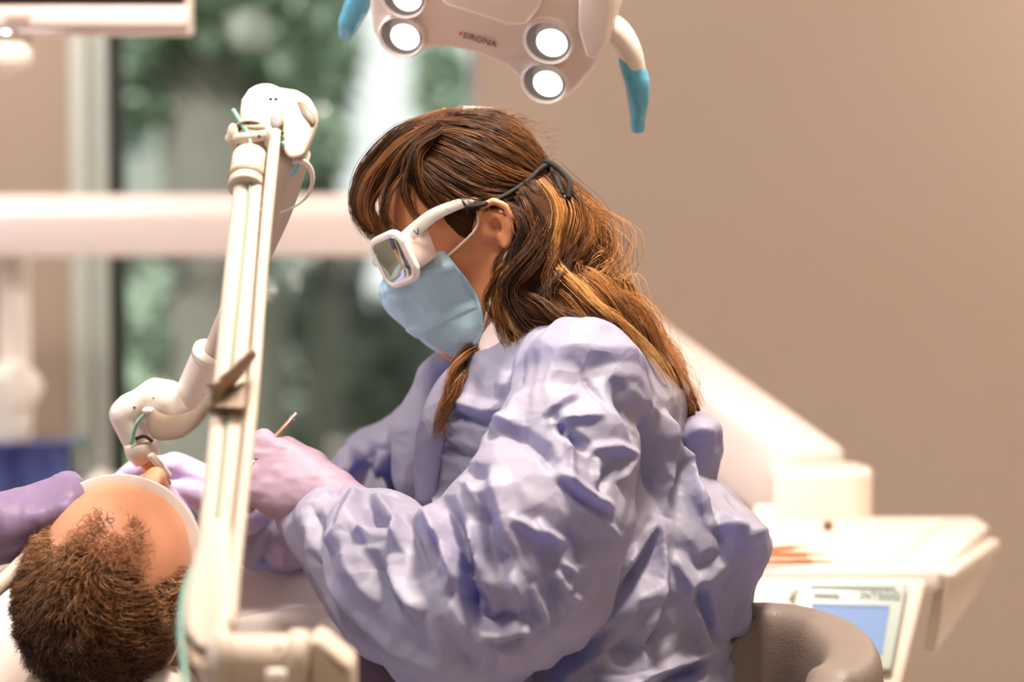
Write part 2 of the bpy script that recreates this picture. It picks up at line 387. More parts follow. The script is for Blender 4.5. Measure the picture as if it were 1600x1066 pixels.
mk('window_frame', box(((wx0 + mx_) / 2, WY + .05, (wz0 + wz1) / 2), (mx_ - wx0, .12, wz1 - wz0), bev=.004), m_jamb, win)
mk('window_frame', box(((mx_ + gx) / 2, WY + .075, (wz0 + wz1) / 2), (gx - mx_, .11, wz1 - wz0), bev=.004), m_jamb, win)
mk('window_frame', box(((rx + wx1) / 2, WY + .06, (wz0 + wz1) / 2), (wx1 - rx, .1, wz1 - wz0), bev=.003), M('slate window frame', (150, 155, 165), 0.4), win)
mk('window_frame', box(((gx + rx) / 2, WY + .06, wz0 + .04), (rx - gx, .1, .08), bev=.004), m_jamb, win)
mk('window_frame', box(((gx + rx) / 2, WY + .06, wz1 - .04), (rx - gx, .1, .08), bev=.004), m_jamb, win)
mk('gasket', box(((gx + gx2) / 2, WY + .09, (wz0 + wz1) / 2), (gx2 - gx, .06, wz1 - wz0 - .16)), m_gask, win)
mk('window_pane', box(((gx2 + rx) / 2, WY + .1, (wz0 + wz1) / 2), (rx - gx2, .008, wz1 - wz0 - .16)), glass('window glass', (247, 249, 247), 0.06, 0.008), win)

# ------------------------------------------------------------------ outside the window
m_bark = M('grey bark', (104, 100, 94), 0.9, var=0.25, scale=12, bump=0.6, bscale=25)
structure('ground', box((-1.5, 15.6, -.06), (30, 20, .1)), M('lawn', (120, 138, 108), 0.95, var=0.3, scale=4, bump=0.5, bscale=40))
def leaves(name, c, r, n, size, mat, parent, seed):
    g = np.random.default_rng(seed); d = g.normal(size=(n, 3)); d /= np.linalg.norm(d, axis=1)[:, None]
    p = np.asarray(c) + d * (g.random((n, 1)) ** 0.42) * np.asarray(r)
    a = g.normal(size=(n, 3)); a /= np.linalg.norm(a, axis=1)[:, None]; b = np.cross(a, g.normal(size=(n, 3))); b /= np.linalg.norm(b, axis=1)[:, None]
    s = size * g.uniform(.6, 1.3, (n, 1)); nn = np.cross(a, b) * s * .18
    V = np.stack([p - a * s, p + b * s * .45 + nn, p + a * s, p - b * s * .45 + nn], 1).reshape(-1, 3)
    i = np.arange(n) * 4; Q = np.concatenate([np.stack([i, i + 1, i + 2], 1), np.stack([i, i + 2, i + 3], 1)])
    return mk(name, (V, Q), mat, parent, smooth=False, kind='stuff')
m_leaf = M('green leaves', (146, 164, 146), 0.6, var=0.3, scale=3, trans=0.3); m_leaf2 = M('grey green leaves', (118, 126, 118), 0.6, var=0.3, scale=3, trans=0.25)
def tree(label, base, h, tr, crowns, mat, seed, size=.09):
    t = thing('tree', label, 'tree', base, 'trees outside the window'); b = np.array(base)
    mk('trunk', sweep([b + (0, 0, 0), b + (.04, 0, h * .35), b + (-.03, .05, h * .7), b + (.05, 0, h)], [tr * 1.25, tr, tr * .85, tr * .5], 12, 16), m_bark, t)
    for k, (c, r, n) in enumerate(crowns): leaves('foliage', c, r, n, size, mat, t, seed + k)
    return t
D = 9.5
tree('broad dark-trunked tree filling the left half of the window', (P(330, 0, D)[0], D, -.02), 3.2, .24, [(P(330, -60, D), (.5, .5, .42), 1500), (P(215, 110, D), (.2, .3, .22), 420), (P(445, 40, D), (.2, .3, .3), 420), (P(235, 560, D), (.16, .3, .35), 260), (P(400, 20, D), (.25, .3, .3), 500), (P(385, 45, D), (.14, .2, .14), 260)], m_leaf, 11)
D = 11.0
tree('slender green tree behind the laser arm head', (P(500, 0, D)[0], D, -.02), 2.9, .07, [(P(500, 60, D), (.18, .3, .35), 380), (P(470, 215, D), (.22, .3, .2), 450), (P(690, 130, D), (.12, .2, .22), 150), (P(410, 200, D), (.25, .3, .5), 600)], m_leaf, 23)
D = 12.0
tree('low grey green tree beside the dentist\'s face mask', (P(560, 0, D)[0], D, -.02), 1.2, .08, [(P(470, 520, D), (.3, .3, .36), 1100), (P(560, 590, D), (.45, .4, .4), 1500), (P(420, 640, D), (.4, .4, .3), 1100), (P(640, 640, D), (.4, .4, .3), 900)], m_leaf2, 37)
hb = thing('hedge', 'dark hedge along the foot of the window view', 'hedge', (-2.4, 13.4, -.01))
mk('stem', sweep([(-2.6, 13.4, -.01), (-2.4, 13.4, .5), (-2.3, 13.4, 1.0)], [.06, .05, .03], 8), m_bark, hb)
leaves('foliage', (-2.7, 13.4, .62), (1.7, .5, .62), 5200, .1, m_leaf2, hb, 51)
bl = thing('building', 'pale grey building beyond the trees outside', 'building', (-3.9, 20, -.01))
mk('wall', box((-3.9, 20, 1.7), (2.4, 2, 3.4)), M('grey render', (132, 136, 132), 0.9, var=0.1, scale=2), bl, smooth=False)
mk('roof', box((-3.9, 20, 3.5), (2.8, 2.4, .2)), M('dark roofing', (80, 82, 80), 0.9), bl, smooth=False)
for k in (-.7, .1, .8): mk('window', box((-3.9 + k, 18.99, 2.1), (.45, .06, .9)), M('dark far glass', (60, 70, 72), 0.2), bl, smooth=False)

# ------------------------------------------------------------------ side counter with the tissue box and the bowl
cz = P(60, 776, 4.3)[2]
c = thing('counter', 'white side counter under the window behind the patient', 'cabinet', (-1.37, 4.42, 0))
mk('carcass', box((-1.37, 4.42, (cz - .03) / 2 + .03), (1.35, .42, cz - .09), bev=.003), m_white, c)
mk('plinth', box((-1.37, 4.44, .03), (1.3, .36, .06)), m_base, c)
mk('worktop', box((-1.37, 4.42, cz - .016), (1.39, .46, .03), bev=.004), M('stone worktop', (225, 220, 215), 0.25, var=.05, scale=20), c)
for k in range(3):
    dd = mk('drawer', box((-1.82 + .45 * k, 4.203, cz - .17), (.43, .018, .2), bev=.003), m_pink, c)
    mk('handle', sweep([(-1.88 + .45 * k, 4.18, cz - .12), (-1.76 + .45 * k, 4.18, cz - .12)], .006, 8), m_chrome, dd)
    mk('cupboard_door', box((-1.82 + .45 * k, 4.203, (cz - .28) / 2 + .04), (.43, .018, cz - .36), bev=.003), m_pink, c)
t = thing('tissue_box', 'dark blue box with a white tissue pulled out of its top', 'tissue box', P(50, 776, 4.33) * [1, 1, 0] + [0, 0, cz])
x1 = P(100, 0, 4.27)[0]; x0 = P(-60, 0, 4.27)[0]; zt = P(0, 693, 4.27)[2]
def boxskin(name):
    m = M(name, (52, 52, 112), 0.35, var=.25, scale=9, coat=.3); nt = m.node_tree
    n = nt.nodes.new('ShaderNodeTexNoise'); n.inputs['Scale'].default_value = 14; tc = nt.nodes.new('ShaderNodeTexCoord'); r = nt.nodes.new('ShaderNodeValToRGB')
    r.color_ramp.elements[0].color = srgb((34, 34, 92)); r.color_ramp.elements[0].position = .35; r.color_ramp.elements[1].color = srgb((72, 92, 152)); r.color_ramp.elements[1].position = .7
    nt.links.new(tc.outputs['Object'], n.inputs[0]); nt.links.new(n.outputs[0], r.inputs[0]); nt.links.new(r.outputs[0], nt.nodes['Principled BSDF'].inputs[0]); return m
xr, yr = P(131, 0, 4.42)[0], 4.42
A = [(x0, 4.27, cz), (x1, 4.27, cz), (xr, yr, cz), (x0 + (xr - x1), yr, cz)]
mk('carton', prism(A, (0, 0, zt - cz), .003), boxskin('printed blue carton'), t)
mk('end_panel', prism([(x1 + .0012, 4.274, cz + .003), (xr + .0012, yr - .004, cz + .003), (xr + .0012, yr - .004, zt - .003), (x1 + .0012, 4.274, zt - .003)], (.001, -.0004, 0)), M('dark carton end', (58, 48, 72), .35, coat=.3), t, smooth=False)
q = P(120, 727, 4.35); mk('printed_spot', sph((x1 * .4 + xr * .6 + .003, 4.345, q[2]), (.0025, .02, .022)), M('pale print', (190, 176, 172), .4), t)
sd = SDF(axis_coords(-1.05, -.78, .003), axis_coords(4.2, 4.5, .003), axis_coords(cz, cz + .3, .003))
tx = P(18, 0, 4.33)[0]
sd.chain([(tx - .012, 4.33, zt - .02), (tx - .012, 4.33, zt + .05), (tx - .006, 4.32, zt + .10)], [.026, .03, .036], .01, sq=(0, 1.25))
sd.chain([(tx - .05, 4.32, zt + .112), (tx + .03, 4.31, zt + .095)], [.02, .016], .02); sd.chain([(tx - .02, 4.33, zt + .12), (tx + .015, 4.3, zt + .13)], [.016, .012], .012)
V, Q = sd.mesh(); N = vnormals(V, Q); V = V + N * (np.abs(vnoise(V * 42))[:, None] * .006 + np.abs(vnoise(V * [90, 90, 26] + 5))[:, None] * .004)
mk('tissue', (relax(V, Q, 1), Q), M('white tissue', (246, 240, 232), .9, trans=.25), t)
bw = P(158, 765, 4.3)
b = thing('bowl', 'small white bowl upturned on the counter beside the blue box', 'bowl', (bw[0], 4.3, cz))
mk('shell', lathe([(.036, 0), (.036, .006), (.033, .02), (.026, .033), (.014, .041), (.004, .044)], (bw[0], 4.3, cz), (0, 0, 1), 32), m_white, b)
mk('foot_ring', lathe([(.012, .040), (.013, .047), (.0105, .047)], (bw[0], 4.3, cz), (0, 0, 1), 24), m_white, b)

# ------------------------------------------------------------------ delivery unit: post, beam, sloping arm, tray head
u = thing('delivery_unit', 'white dental delivery unit with long beam, sloping arm and console tray', 'dental unit', (-.985, 4.78, 0))
pz = P(0, 350, 4.75)[2]; px_ = P(16, 0, 4.78)[0]
mk('foot_plate', box((px_, 4.78, .02), (.34, .3, .04), bev=.01), m_cream, u)
mk('post', sweep([(px_, 4.78, .03), (px_, 4.78, pz)], .031, 24), m_white, u)
bh = m_of(94, 4.7)
bl_, br_ = P(-60, 353, 4.7), P(790, 351, 4.66)
R = frame(br_ - bl_, (0, 0, 1)); ch_ = m_of(28, 4.7)
sec = [(-.06, -bh / 2), (-.06, bh / 2 - ch_), (-.06 + ch_ * 1.1, bh / 2), (.06, bh / 2), (.06, -bh / 2)]      # chamfered upper front edge
mk('beam', prism([bl_ + R[1] * y + R[2] * z for y, z in sec], br_ - bl_, .006, 3), m_pink, u)
jt = br_ + np.array([0.0, -.02, -.01])
mk('elbow_joint', lathe([(.06, -.085), (.066, -.08), (.066, .075), (.06, .085), (.02, .088)], jt, (0, 0, 1), 32), m_white, u)
ar_a = P(800, 412, 4.55); ar_b = P(1268, 768, 3.36)
R = frame(ar_b - ar_a, (0, 0, 1)); L_ = np.linalg.norm(ar_b - ar_a)
mk('sloping_arm', box((ar_a + ar_b) / 2, (L_, .1, .125), R, bev=.016, seg=3), m_pink, u)
kc = P(1294, 780, 3.34); tzk = P(1500, 846, 3.08)[2] - .02
kz0, kz1 = tzk, P(0, 727, 3.34)[2]
ko = [(kc[0] - .081, 3.27), (kc[0] + .028, 3.27), (kc[0] + .053, 3.29), (kc[0] + .060, 3.33), (kc[0] + .048, 3.38), (kc[0] + .02, 3.40), (kc[0] - .081, 3.40)]
mk('knuckle', prism([(x, y, kz0) for x, y in ko], (0, 0, kz1 - kz0), .01), m_cream, u)
tz = P(1500, 846, 3.08)[2]                                            # tray top
tb, tf = 3.32, 2.86
X0 = P(1120, 0, tf)[0]; XB = P(1536, 0, tb)[0]; XF = P(1478, 0, tf)[0]
ty = lambda py, d: P(0, py, d)[2]
mk('tray', prism([(X0 - .12, tb, tz), (XB, tb, tz), (P(1556, 0, 3.24)[0], 3.24, tz), (XF, tf, tz), (X0 - .12, tf, tz)], (0, 0, -.03), .008), m_white, u)
mk('tray_mat', prism([(X0 - .1, tb - .03, tz), (XB - .05, tb - .04, tz), (XF - .05, tf + .03, tz), (X0 - .1, tf + .03, tz)], (0, 0, .003), .001), M('silicone tray mat', (240, 222, 204), .5), u)
mk('raised_lip', box((P(1235, 0, 3.29)[0], 3.29, tz + .008), (.09, .02, .022), bev=.004), m_white, u)
# console: a sloping front below the tray
f0 = np.array([X0, tf - .005, tz - .012]); cb = ty(1100, 2.72)
fr = [(X0, tf, tz - .01), (XF - .01, tf, tz - .01), (P(1428, 0, 2.74)[0], 2.77, cb), (X0, 2.77, cb)]
mk('console', prism(fr, (0, .26, 0), .012), m_cream, u)
fn = nrm(np.cross(np.subtract(fr[1], fr[0]), np.subtract(fr[3], fr[0])));
if fn[1] > 0: fn = -fn
fp = np.array(fr[0]) + fn * .004
def con(px, py, lift=0.0): return onplane(px, py, fp + fn * lift, fn)
sc_ = mk('display', prism([con(*q) for q in ((1246, 908), (1418, 914), (1392, 1052), (1226, 1046))], fn * .008, .004), M('grey display bezel', (178, 188, 180), .4), u)
mk('display_edge', prism([con(1266, 915, .009), con(1399, 918, .009), con(1399, 921, .009), con(1266, 918, .009)], fn * .001), M('grey seam', (128, 138, 128), .4), sc_, smooth=False)
mk('screen', prism([con(*q, .0088) for q in ((1268, 943), (1390, 947), (1378, 1022), (1262, 1016))], fn * .001), glow('lit blue screen', (150, 184, 236), .42, (20, 26, 40)), sc_, smooth=False)
mk('screen_header', prism([con(*q, .0099) for q in ((1268, 943), (1390, 947), (1389, 951), (1268, 947))], fn * .0006), M('slate header line', (92, 112, 150), .4), sc_, smooth=False)
mk('brand_plate', prism([con(*q, .009) for q in ((1271, 926), (1312, 928), (1312, 935), (1271, 933))], fn * .0008), M('grey plate', (120, 124, 120), .4), sc_, smooth=False)
Xd = con(1390, 946) - con(1268, 942)
mk('lettering', letters('INTEGO', .013, con(1375, 931, .0095), Xd, con(1330, 900) - con(1330, 960)), M('grey lettering', (104, 112, 106), .5), sc_, smooth=False)
mk('button', lathe([(.006, 0), (.006, .003), (.004, .004)], con(1239, 921, .006), fn, 20), M('pale green button', (226, 240, 232), .3), sc_)
# handle panel on the right end of the tray
hp = [P(1484, 893, 2.89), P(1556, 852, 3.24), P(1553, 880, 3.23), P(1535, 915, 3.18), P(1462, 1024, 2.91), P(1474, 960, 2.88)]
mk('end_panel', prism(hp, (-.012, .02, 0), .005), m_white, u)
mk('grip_rail', sweep([P(1484, 898, 2.86), P(1552, 853, 3.20)], [.010, .010], 14, roundcap=1), m_cream, u)
mk('under_arm', box(P(1330, 1150, 3.05), (.16, .16, .14), bev=.02), m_cream, u)
for k, (a, b_, r) in enumerate([((1135, 1003), (1128, 1110), .013), ((1186, 1040), (1176, 1120), .016)]):
    h = mk('handpiece', sweep([P(*b_, 2.78), P(*a, 2.70)], [r * .8, r], 18, roundcap=.3), M('taupe handpiece %d' % k, (196, 172, 156), .35), u)
    if k == 0: mk('end_cap', sweep([P(1133, 1006, 2.707), P(1136, 998, 2.695)], [r * 1.12, r * 1.12], 18), m_black, h)
mk('knob', lathe([(.007, 0), (.007, .01), (.004, .013)], (P(1302, 0, 3.15)[0], 3.16, tz + .003), (0, 0, 1), 16), M('brown knob', (120, 84, 62), .4), u)
m_cop = M('copper coloured steel', (205, 128, 84), .3, metal=.5)
for k, (a, b_, lab) in enumerate([((1176, 862), (1262, 853), 'copper coloured probe at the back of the console tray'), ((1180, 868), (1292, 866), 'copper coloured probe in the middle of the three on the tray'),
                                 ((1172, 879), (1305, 877), 'copper coloured probe nearest the front edge of the tray')]):
    n_ = np.array([0, 0, 1.0]); z0 = np.array([0, 0, tz + .0065]); A_, B_ = onplane(*a, z0, n_), onplane(*b_, z0, n_)
    pr = thing('dental_probe', lab, 'dental probe', A_, 'probes on the console tray')
    L1 = A_ + (B_ - A_) * .72
    mk('handle', sweep([A_, L1], [.0032, .0032], 10, roundcap=.6), m_cop, pr); mk('tip', sweep([L1, A_ + (B_ - A_) * .92, B_ + [0, .006, 0]], [.002, .0012, .0005], 8, 8), m_cop, pr)

# ------------------------------------------------------------------ monitor at top left
mo = thing('monitor', 'flat monitor with white bezel hanging at the top left', 'monitor', P(60, 30, 3.3))
d = 3.3
z1 = P(0, 5, d)[2]; bx0, bx1 = P(-330, 0, d)[0], P(296, 0, d)[0]; z_b = P(0, 42, d)[2]
mk('housing', box(((bx0 + bx1) / 2, d + .03, z_b + .16), (bx1 - bx0, .045, .34), bev=.006), m_pink, mo)
mk('bezel', box(((bx0 + bx1) / 2, d, z_b + .014), (bx1 - bx0, .03, .028), bev=.005), m_pink, mo)
mk('screen', box(((bx0 + bx1) / 2, d + .002, z_b + .18), (bx1 - bx0 - .012, .016, .298)), M('dark screen', (44, 32, 26), .12), mo, smooth=False)
mk('lower_hump', prism([(P(x, 0, d)[0], d - .008, P(0, y, d)[2]) for x, y in ((-240, 40), (118, 40), (104, 49), (85, 52), (55, 53), (-200, 53))], (0, .03, 0), .004), m_pink, mo)
mk('lettering', box(P(28, 27, d - .02) + [0, 0, 0], (.034, .002, .0045)), M('orange grey mark', (190, 150, 128), .5), mo, smooth=False)
mk('swivel_joint', sph(P(-2, 85, d + .02), (m_of(54, d), .045, m_of(36, d)), seg=28, rings=16), m_white, mo)
mk('joint_collar', lathe([(.042, 0), (.044, .004), (.044, .012), (.04, .016)], P(-2, 66, d + .02), (0, 0, 1), 28), m_chrome, mo)
mk('arm', sweep([P(-30, 85, d + .02), P(-330, 90, d + .1), P(-420, -100, d + .2), (P(-420, 0, d + .2)[0], d + .2, 2.7)], .03, 18, 30), m_white, mo)

# ------------------------------------------------------------------ operating lamp
m_lb = M('lamp housing enamel', (246, 230, 222), .35, var=.015)
lc = P(765, 40, 2.58); ln = nrm((-.22, -.80, -.56))
la = thing('operating_lamp', 'white operating lamp with lit round reflectors above the dentist', 'lamp', lc)
def lp(px, py, lift=0): return onplane(px, py, lc + ln * lift, ln)
outl = [(578, -70), (576, 10), (582, 52), (594, 74), (614, 85), (650, 85), (676, 77), (704, 77), (742, 86), (786, 104), (808, 122), (828, 146), (858, 160), (884, 157), (904, 138), (926, 112), (946, 84), (956, 40), (960, -20), (950, -90)]
mk('lamp_head', prism([lp(*q) for q in outl], -ln * .07, .012, 4), m_lb, la)
mk('upper_cowl', prism([lp(*q, .003) for q in ((690, -70), (694, 0), (712, 5), (800, 33), (826, 32), (846, 6), (866, -70))], ln * .012 , .006, 3), m_lb, la)
mk('side_cowl', prism([lp(*q, .002) for q in ((906, -60), (905, 40), (918, 84), (936, 88), (950, 62), (958, 10), (956, -70))], ln * .010, .005, 3), m_lb, la)
m_lamp = glow('lit lamp reflector', (250, 252, 255), 1.6); m_refl = M('lamp mirror cup', (196, 200, 200), .25, metal=1.0)
xr_ = lp(800, 50) - lp(700, 20); xr_ = nrm(xr_)
for (x, y, r) in [(629, 53, .0232), (632, -8, .0232), (858, 62, .0245), (852, 126, .0232)]:
    c0 = lp(x, y, .001)
    rf = mk('reflector', lathe([(r * 1.0, -.012), (r * 1.12, -.002), (r * 1.12, .006), (r * 1.03, .008), (r * .98, .003), (r * .8, -.004), (r * .4, -.008)], c0, ln, 40), m_lb, la, angle=40)
    mk('mirror_cup', lathe([(r * .975, .0035), (r * .93, .001), (r * .5, -.002), (r * .05, -.003)], c0, ln, 36), m_refl, rf)
    mk('bulb_lens', lathe([(r * .72, .0002), (r * .68, .004), (r * .4, .0075), (r * .05, .009)], c0 + xr_ * r * .16 + nrm(np.cross(xr_, ln)) * r * .02, ln, 36), m_lamp, rf)
mk('indicator', sweep([lp(716, 50.5, .0005), lp(721, 52, .0005)], .0025, 8), M('orange mark', (214, 130, 84), .5), la)
mk('lettering', letters('SIRONA', .0105, lp(750, 62, .0006), xr_, lp(740, 20) - lp(770, 120)), M('brown lettering', (140, 112, 102), .5), la, smooth=False)
hh = mk('handle', sweep([lp(935, 40, -.035), lp(962, 48, -.035), lp(984, 78, -.03), lp(994, 120, -.025), lp(997, 165, -.02)], [.016, .015, .0125, .011, .009], 18, 26, roundcap=.8), m_cream, la)
m_slv = M('turquoise film', (92, 176, 205), .25, var=.25, scale=60, bump=.6, bscale=120, coat=.4)
def sleeve(pts, rad, par, seed):
    V, F = sweep(pts, rad, 20, 30, roundcap=.5); V = V + vnoise(V * 70 + seed)[:, None] * nrm(ln) * .0022 + vnoise(V * 55 + seed + 9)[:, None] * np.array([1, 0, 0]) * .002
    o = mk('film_cover', (V, F), m_slv, par, label='turquoise plastic film over the handle end'); return o
sleeve([lp(985, 92, -.03), lp(995, 125, -.025), lp(998, 165, -.02), lp(995, 203, -.016)], [.0145, .0135, .0118, .0075], hh, 2)
h2 = mk('handle', sweep([lp(590, -60, -.035), lp(572, -30, -.035), lp(560, 5, -.03), lp(550, 35, -.03)], [.015, .0135, .012, .009], 18, 22, roundcap=.8), m_cream, la)
sleeve([lp(572, -30, -.034), lp(560, 4, -.03), lp(548, 32, -.03), lp(539, 54, -.03)], [.0148, .0142, .0125, .0088], h2, 5)
mk('yoke', sweep([lp(765, -20, -.06), lp(765, -90, -.14), (lc[0], 2.9, 2.2), (lc[0], 3.0, 2.7)], [.03, .028, .024, .03], 18, 30), m_lb, la)
sp = bpy.data.lights.new('operating_beam', 'SPOT'); sp.energy = 95; sp.color = (1.0, .93, .82); sp.spot_size = math.radians(25); sp.spot_blend = .85; sp.shadow_soft_size = .05
so = bpy.data.objects.new('operating_beam', sp); COL.objects.link(so); so.location = lp(790, 70, .03); tgt = P(262, 790, 2.52)
so.rotation_euler = (Vector(tgt) - so.location).to_track_quat('-Z', 'Y').to_euler()
# ------------------------------------------------------------------ dental chair (mostly below the frame)
m_uph = M('cream chair upholstery', (240, 228, 216), 0.5, var=.03, bump=.1, bscale=300)
HX = P(165, 900, 2.42)
dc = thing('dental_chair', 'cream upholstered dental chair the patient lies on', 'dental chair', (-.40, 3.2, 0))
mk('base_plate', box((-.40, 3.25, .025), (.5, .8, .05), bev=.015), m_cream, dc)
mk('column', box((-.40, 3.25, .26), (.24, .36, .46), bev=.03), m_cream, dc)
mk('seat', box((-.40, 3.40, .47), (.54, .62, .12), bev=.04, seg=4), m_uph, dc)
mk('leg_rest', box((-.40, 3.90, .47), (.44, .46, .10), bev=.04, seg=4), m_uph, dc)
Rb = frame((0, -1, .30), (0, .30, 1))
mk('backrest', box((-.40, 2.86, .60), (.66, .62, .09), Rb, bev=.04, seg=4), m_uph, dc)
mk('headrest', box((HX[0], 2.46, HX[2] - .125), (.18, .16, .05), frame((0, -1, .2), (0, .2, 1)), bev=.024, seg=4), m_uph, dc)
mk('headrest_bracket', sweep([(HX[0], 2.47, HX[2] - .145), (-.40, 2.60, .68)], .02, 12), m_chrome, dc)

# ------------------------------------------------------------------ heads and hands
def head_into(S, o, fwd, up, sc=1.0, male=False, ear=1.0, back=0.0):
    """sculpt a head into a field: o = middle between the ear canals; returns local -> world"""
    up = nrm(up); fwd = np.asarray(fwd, float); fwd = nrm(fwd - up * np.dot(fwd, up)); left = np.cross(up, fwd); B = np.array([fwd, left, up])
    W = lambda x, y, z: np.asarray(o) + sc * (np.array([x, y, z]) @ B)
    E = lambda c, r, k=.012, op='add': S.ell(W(*c), np.array(r) * sc, B, k, op)
    E((-.004 + back, 0, .050), (.097 - back, .075, .085)); E((.040, 0, .045), (.062, .066, .068), .03); E((.045, 0, -.020), (.056, .060, .085), .03)
    for s in (-1, 1):
        S.chain([W(.0, .054 * s, -.035), W(.012, .052 * s, -.062), W(.075, .020 * s, -.100)], np.array([.020, .020, .018]) * sc, .03)
        E((.066, .043 * s, -.018), (.026, .024, .022), .02)
    E((.082, 0, -.098), (.021, .024, .019), .025); E((.083, 0, .022), (.020, .048, .013), .02)
    for s in (-1, 1): E((.098, .032 * s, .003), (.016, .019, .013), .012, 'sub'); E((.082, .032 * s, .002), (.0145, .0145, .0135), .004); E((.086, .033 * s, .013), (.014, .019, .004), .008)
    S.chain([W(.096, 0, .010), W(.112, 0, -.018), W(.120, 0, -.032)], np.array([.0075, .0095, .0115]) * sc, .012)
    for s in (-1, 1): E((.108, .012 * s, -.036), (.011, .008, .008), .006); E((.108, .0065 * s, -.045), (.006, .0035, .005), .003, 'sub')
    E((.096, 0, -.060), (.012, .024, .0065), .008); E((.094, 0, -.071), (.012, .021, .007), .006); E((.109, 0, -.0655), (.008, .020, .0012), .002, 'sub')
    if ear:
        for s in (-1, 1):
            e = lambda x, z, dy=0: W(-.012 + (x + .012) * ear, (.073 + dy * ear) * s, z * ear)
            S.chain([e(.004, .004), e(-.020, .000)], np.array([.010, .012]) * sc, .012)
            E((-.012, .077 * s, .004 * ear), (.022 * ear, .008, .028 * ear), .008)
            E((-.009, .087 * s, .000), (.0105 * ear, .010, .0125 * ear), .003, 'sub')
            S.chain([e(.006, .012, .006), e(.007, .024, .010), e(-.003, .034, .015), e(-.019, .034, .019), e(-.030, .022, .021), e(-.032, .004, .020), e(-.024, -.014, .015), e(-.012, -.026, .010)], np.array([.0035, .0038, .004, .0042, .0042, .004, .004, .0065]) * sc, .004)
            S.chain([e(-.008, .022, .012), e(-.019, .012, .015), e(-.020, -.004, .014), e(-.013, -.014, .011)], np.array([.0028, .0034, .0036, .003]) * sc, .003)
            S.chain([e(.003, .004, .006), e(.001, -.006, .008)], np.array([.0045, .004]) * sc, .004)
    return W
def eyes_for(W, sc, par):
    for s in (-1, 1):
        e = mk('eye', sph(W(.083, .032 * s, .002), .0126 * sc, seg=18, rings=12), M('eye white', (235, 230, 224), .15, var=.02), par)
        ax = nrm(W(1, 0, 0) - W(0, 0, 0)); mk('iris', lathe([(.0056, 0), (.005, .0006), (.001, .0012)], W(.0947, .032 * s, .0), ax, 18), M('brown iris', (70, 46, 30), .2), e)
def hand_into(S, wrist, fd, dorsal, side, sc=1.0, curl=((40, 35, 20),) * 4, spread=4.0, thumb=((.030, .030, -.012), (.058, .052, -.022), (.084, .048, -.030)), k=.006, fat=1.0):
    """side +1 right hand, -1 left hand; thumb joints in hand axes (along fingers, towards the thumb, dorsal)"""
    A = frame(fd, dorsal); A[1] *= side; W = lambda v: np.asarray(wrist) + sc * (np.asarray(v, float) @ A)
    yy = [.027, .0095, -.009, -.026]; mx = [.088, .091, .087, .079]; Ls = [(.041, .025, .020), (.045, .029, .021), (.042, .027, .021), (.033, .020, .018)]
    for y, x in zip(yy, mx): S.chain([W((0, y * .55, 0)), W((x * .55, y * .9, .001)), W((x, y, 0))], np.array([.017, .0145, .0115]) * sc * fat, .014)
    S.ell(W((.045, .0, -.006)), np.array([.045, .034, .012]) * sc, A, .012)
    S.chain([W((.008, .016, -.008)), W(thumb[0])], np.array([.016, .0145]) * sc * fat, .012)
    tips = []
    for i in range(4):
        p = np.array([mx[i], yy[i], 0.0]); a = 0; pts = [p]; sp = math.radians(spread * (1.5 - i))
        for L, c in zip(Ls[i], curl[i]):
            a += math.radians(c); p = p + L * np.array([math.cos(a) * math.cos(sp), math.cos(a) * math.sin(sp), -math.sin(a)]); pts.append(p)
        r = np.array([.0108, .0096, .0086, .0074]) * (1 if i < 3 else .88)
        S.chain([W(q) for q in pts], r * sc * fat, k if i != 1 else k); tips.append(W(pts[-1]))
    S.chain([W(q) for q in thumb], np.array([.0135, .0105, .0085]) * sc * fat, k)
    return W, tips
def sdf_box(lo, hi, h): return SDF(*[axis_coords(a, b, h) for a, b in zip(lo, hi)])

# ------------------------------------------------------------------ the patient
m_skin = M('warm light skin', (224, 154, 116), .42, var=.06, scale=25, bump=.12, bscale=350, sss=.12)
m_skin_d = M('tanned skin', (212, 142, 100), .45, var=.06, scale=25, bump=.10, bscale=350, sss=.10)
pt = thing('person', 'patient lying back in the dental chair with short brown curly hair and white goggles', 'person', (HX[0], 2.42, HX[2] - .2))
pfwd, pup = nrm((.34, .14, .92)), nrm((.02, -.985, .10))
S = SDF(axis_coords(-.85, .05, .012, (-.54, -.28, .0032)), axis_coords(2.25, 4.25, .014, (2.28, 2.60, .0032)), axis_coords(.40, 1.10, .012, (HX[2] - .12, HX[2] + .16, .0032)))
po = np.array([P(172, 918, 2.42)[0], 2.43, P(172, 918, 2.42)[2]])
PW = head_into(S, po, pfwd, pup, .97, male=True)
S.chain([PW(-.02, 0, -.05), (po[0] + .02, 2.60, .825)], [.056, .060], .03)
S.chain([(-.56, 2.70, .765), (-.40, 2.66, .79), (-.24, 2.70, .765)], [.062, .072, .062], .05)
S.chain([(-.40, 2.74, .755), (-.40, 3.0, .69), (-.40, 3.30, .61)], [.085, .095, .10], .06, sq=(0, 1.6))
for s in (-1, 1):
    S.chain([(-.40 + .1 * s, 3.30, .61), (-.40 + .11 * s, 3.72, .60), (-.40 + .1 * s, 4.06, .56)], [.08, .058, .04], .04)
    S.chain([(-.40 + .1 * s, 4.06, .56), (-.40 + .11 * s, 4.10, .66)], [.04, .03], .03)
    S.chain([(-.40 + .18 * s, 2.70, .75), (-.40 + .25 * s, 2.98, .66), (-.40 + .12 * s, 3.2, .72)], [.048, .040, .030], .03)
    hand_into(S, (-.40 + .12 * s, 3.2, .73), (-.8 * s, .55, -.05), (0, .1, 1), s, .95, ((15, 15, 10),) * 4)
V, Q = S.mesh(); body = mk('body', (relax(V, Q, 1, .4), Q), m_skin, pt); eyes_for(PW, .97, pt)
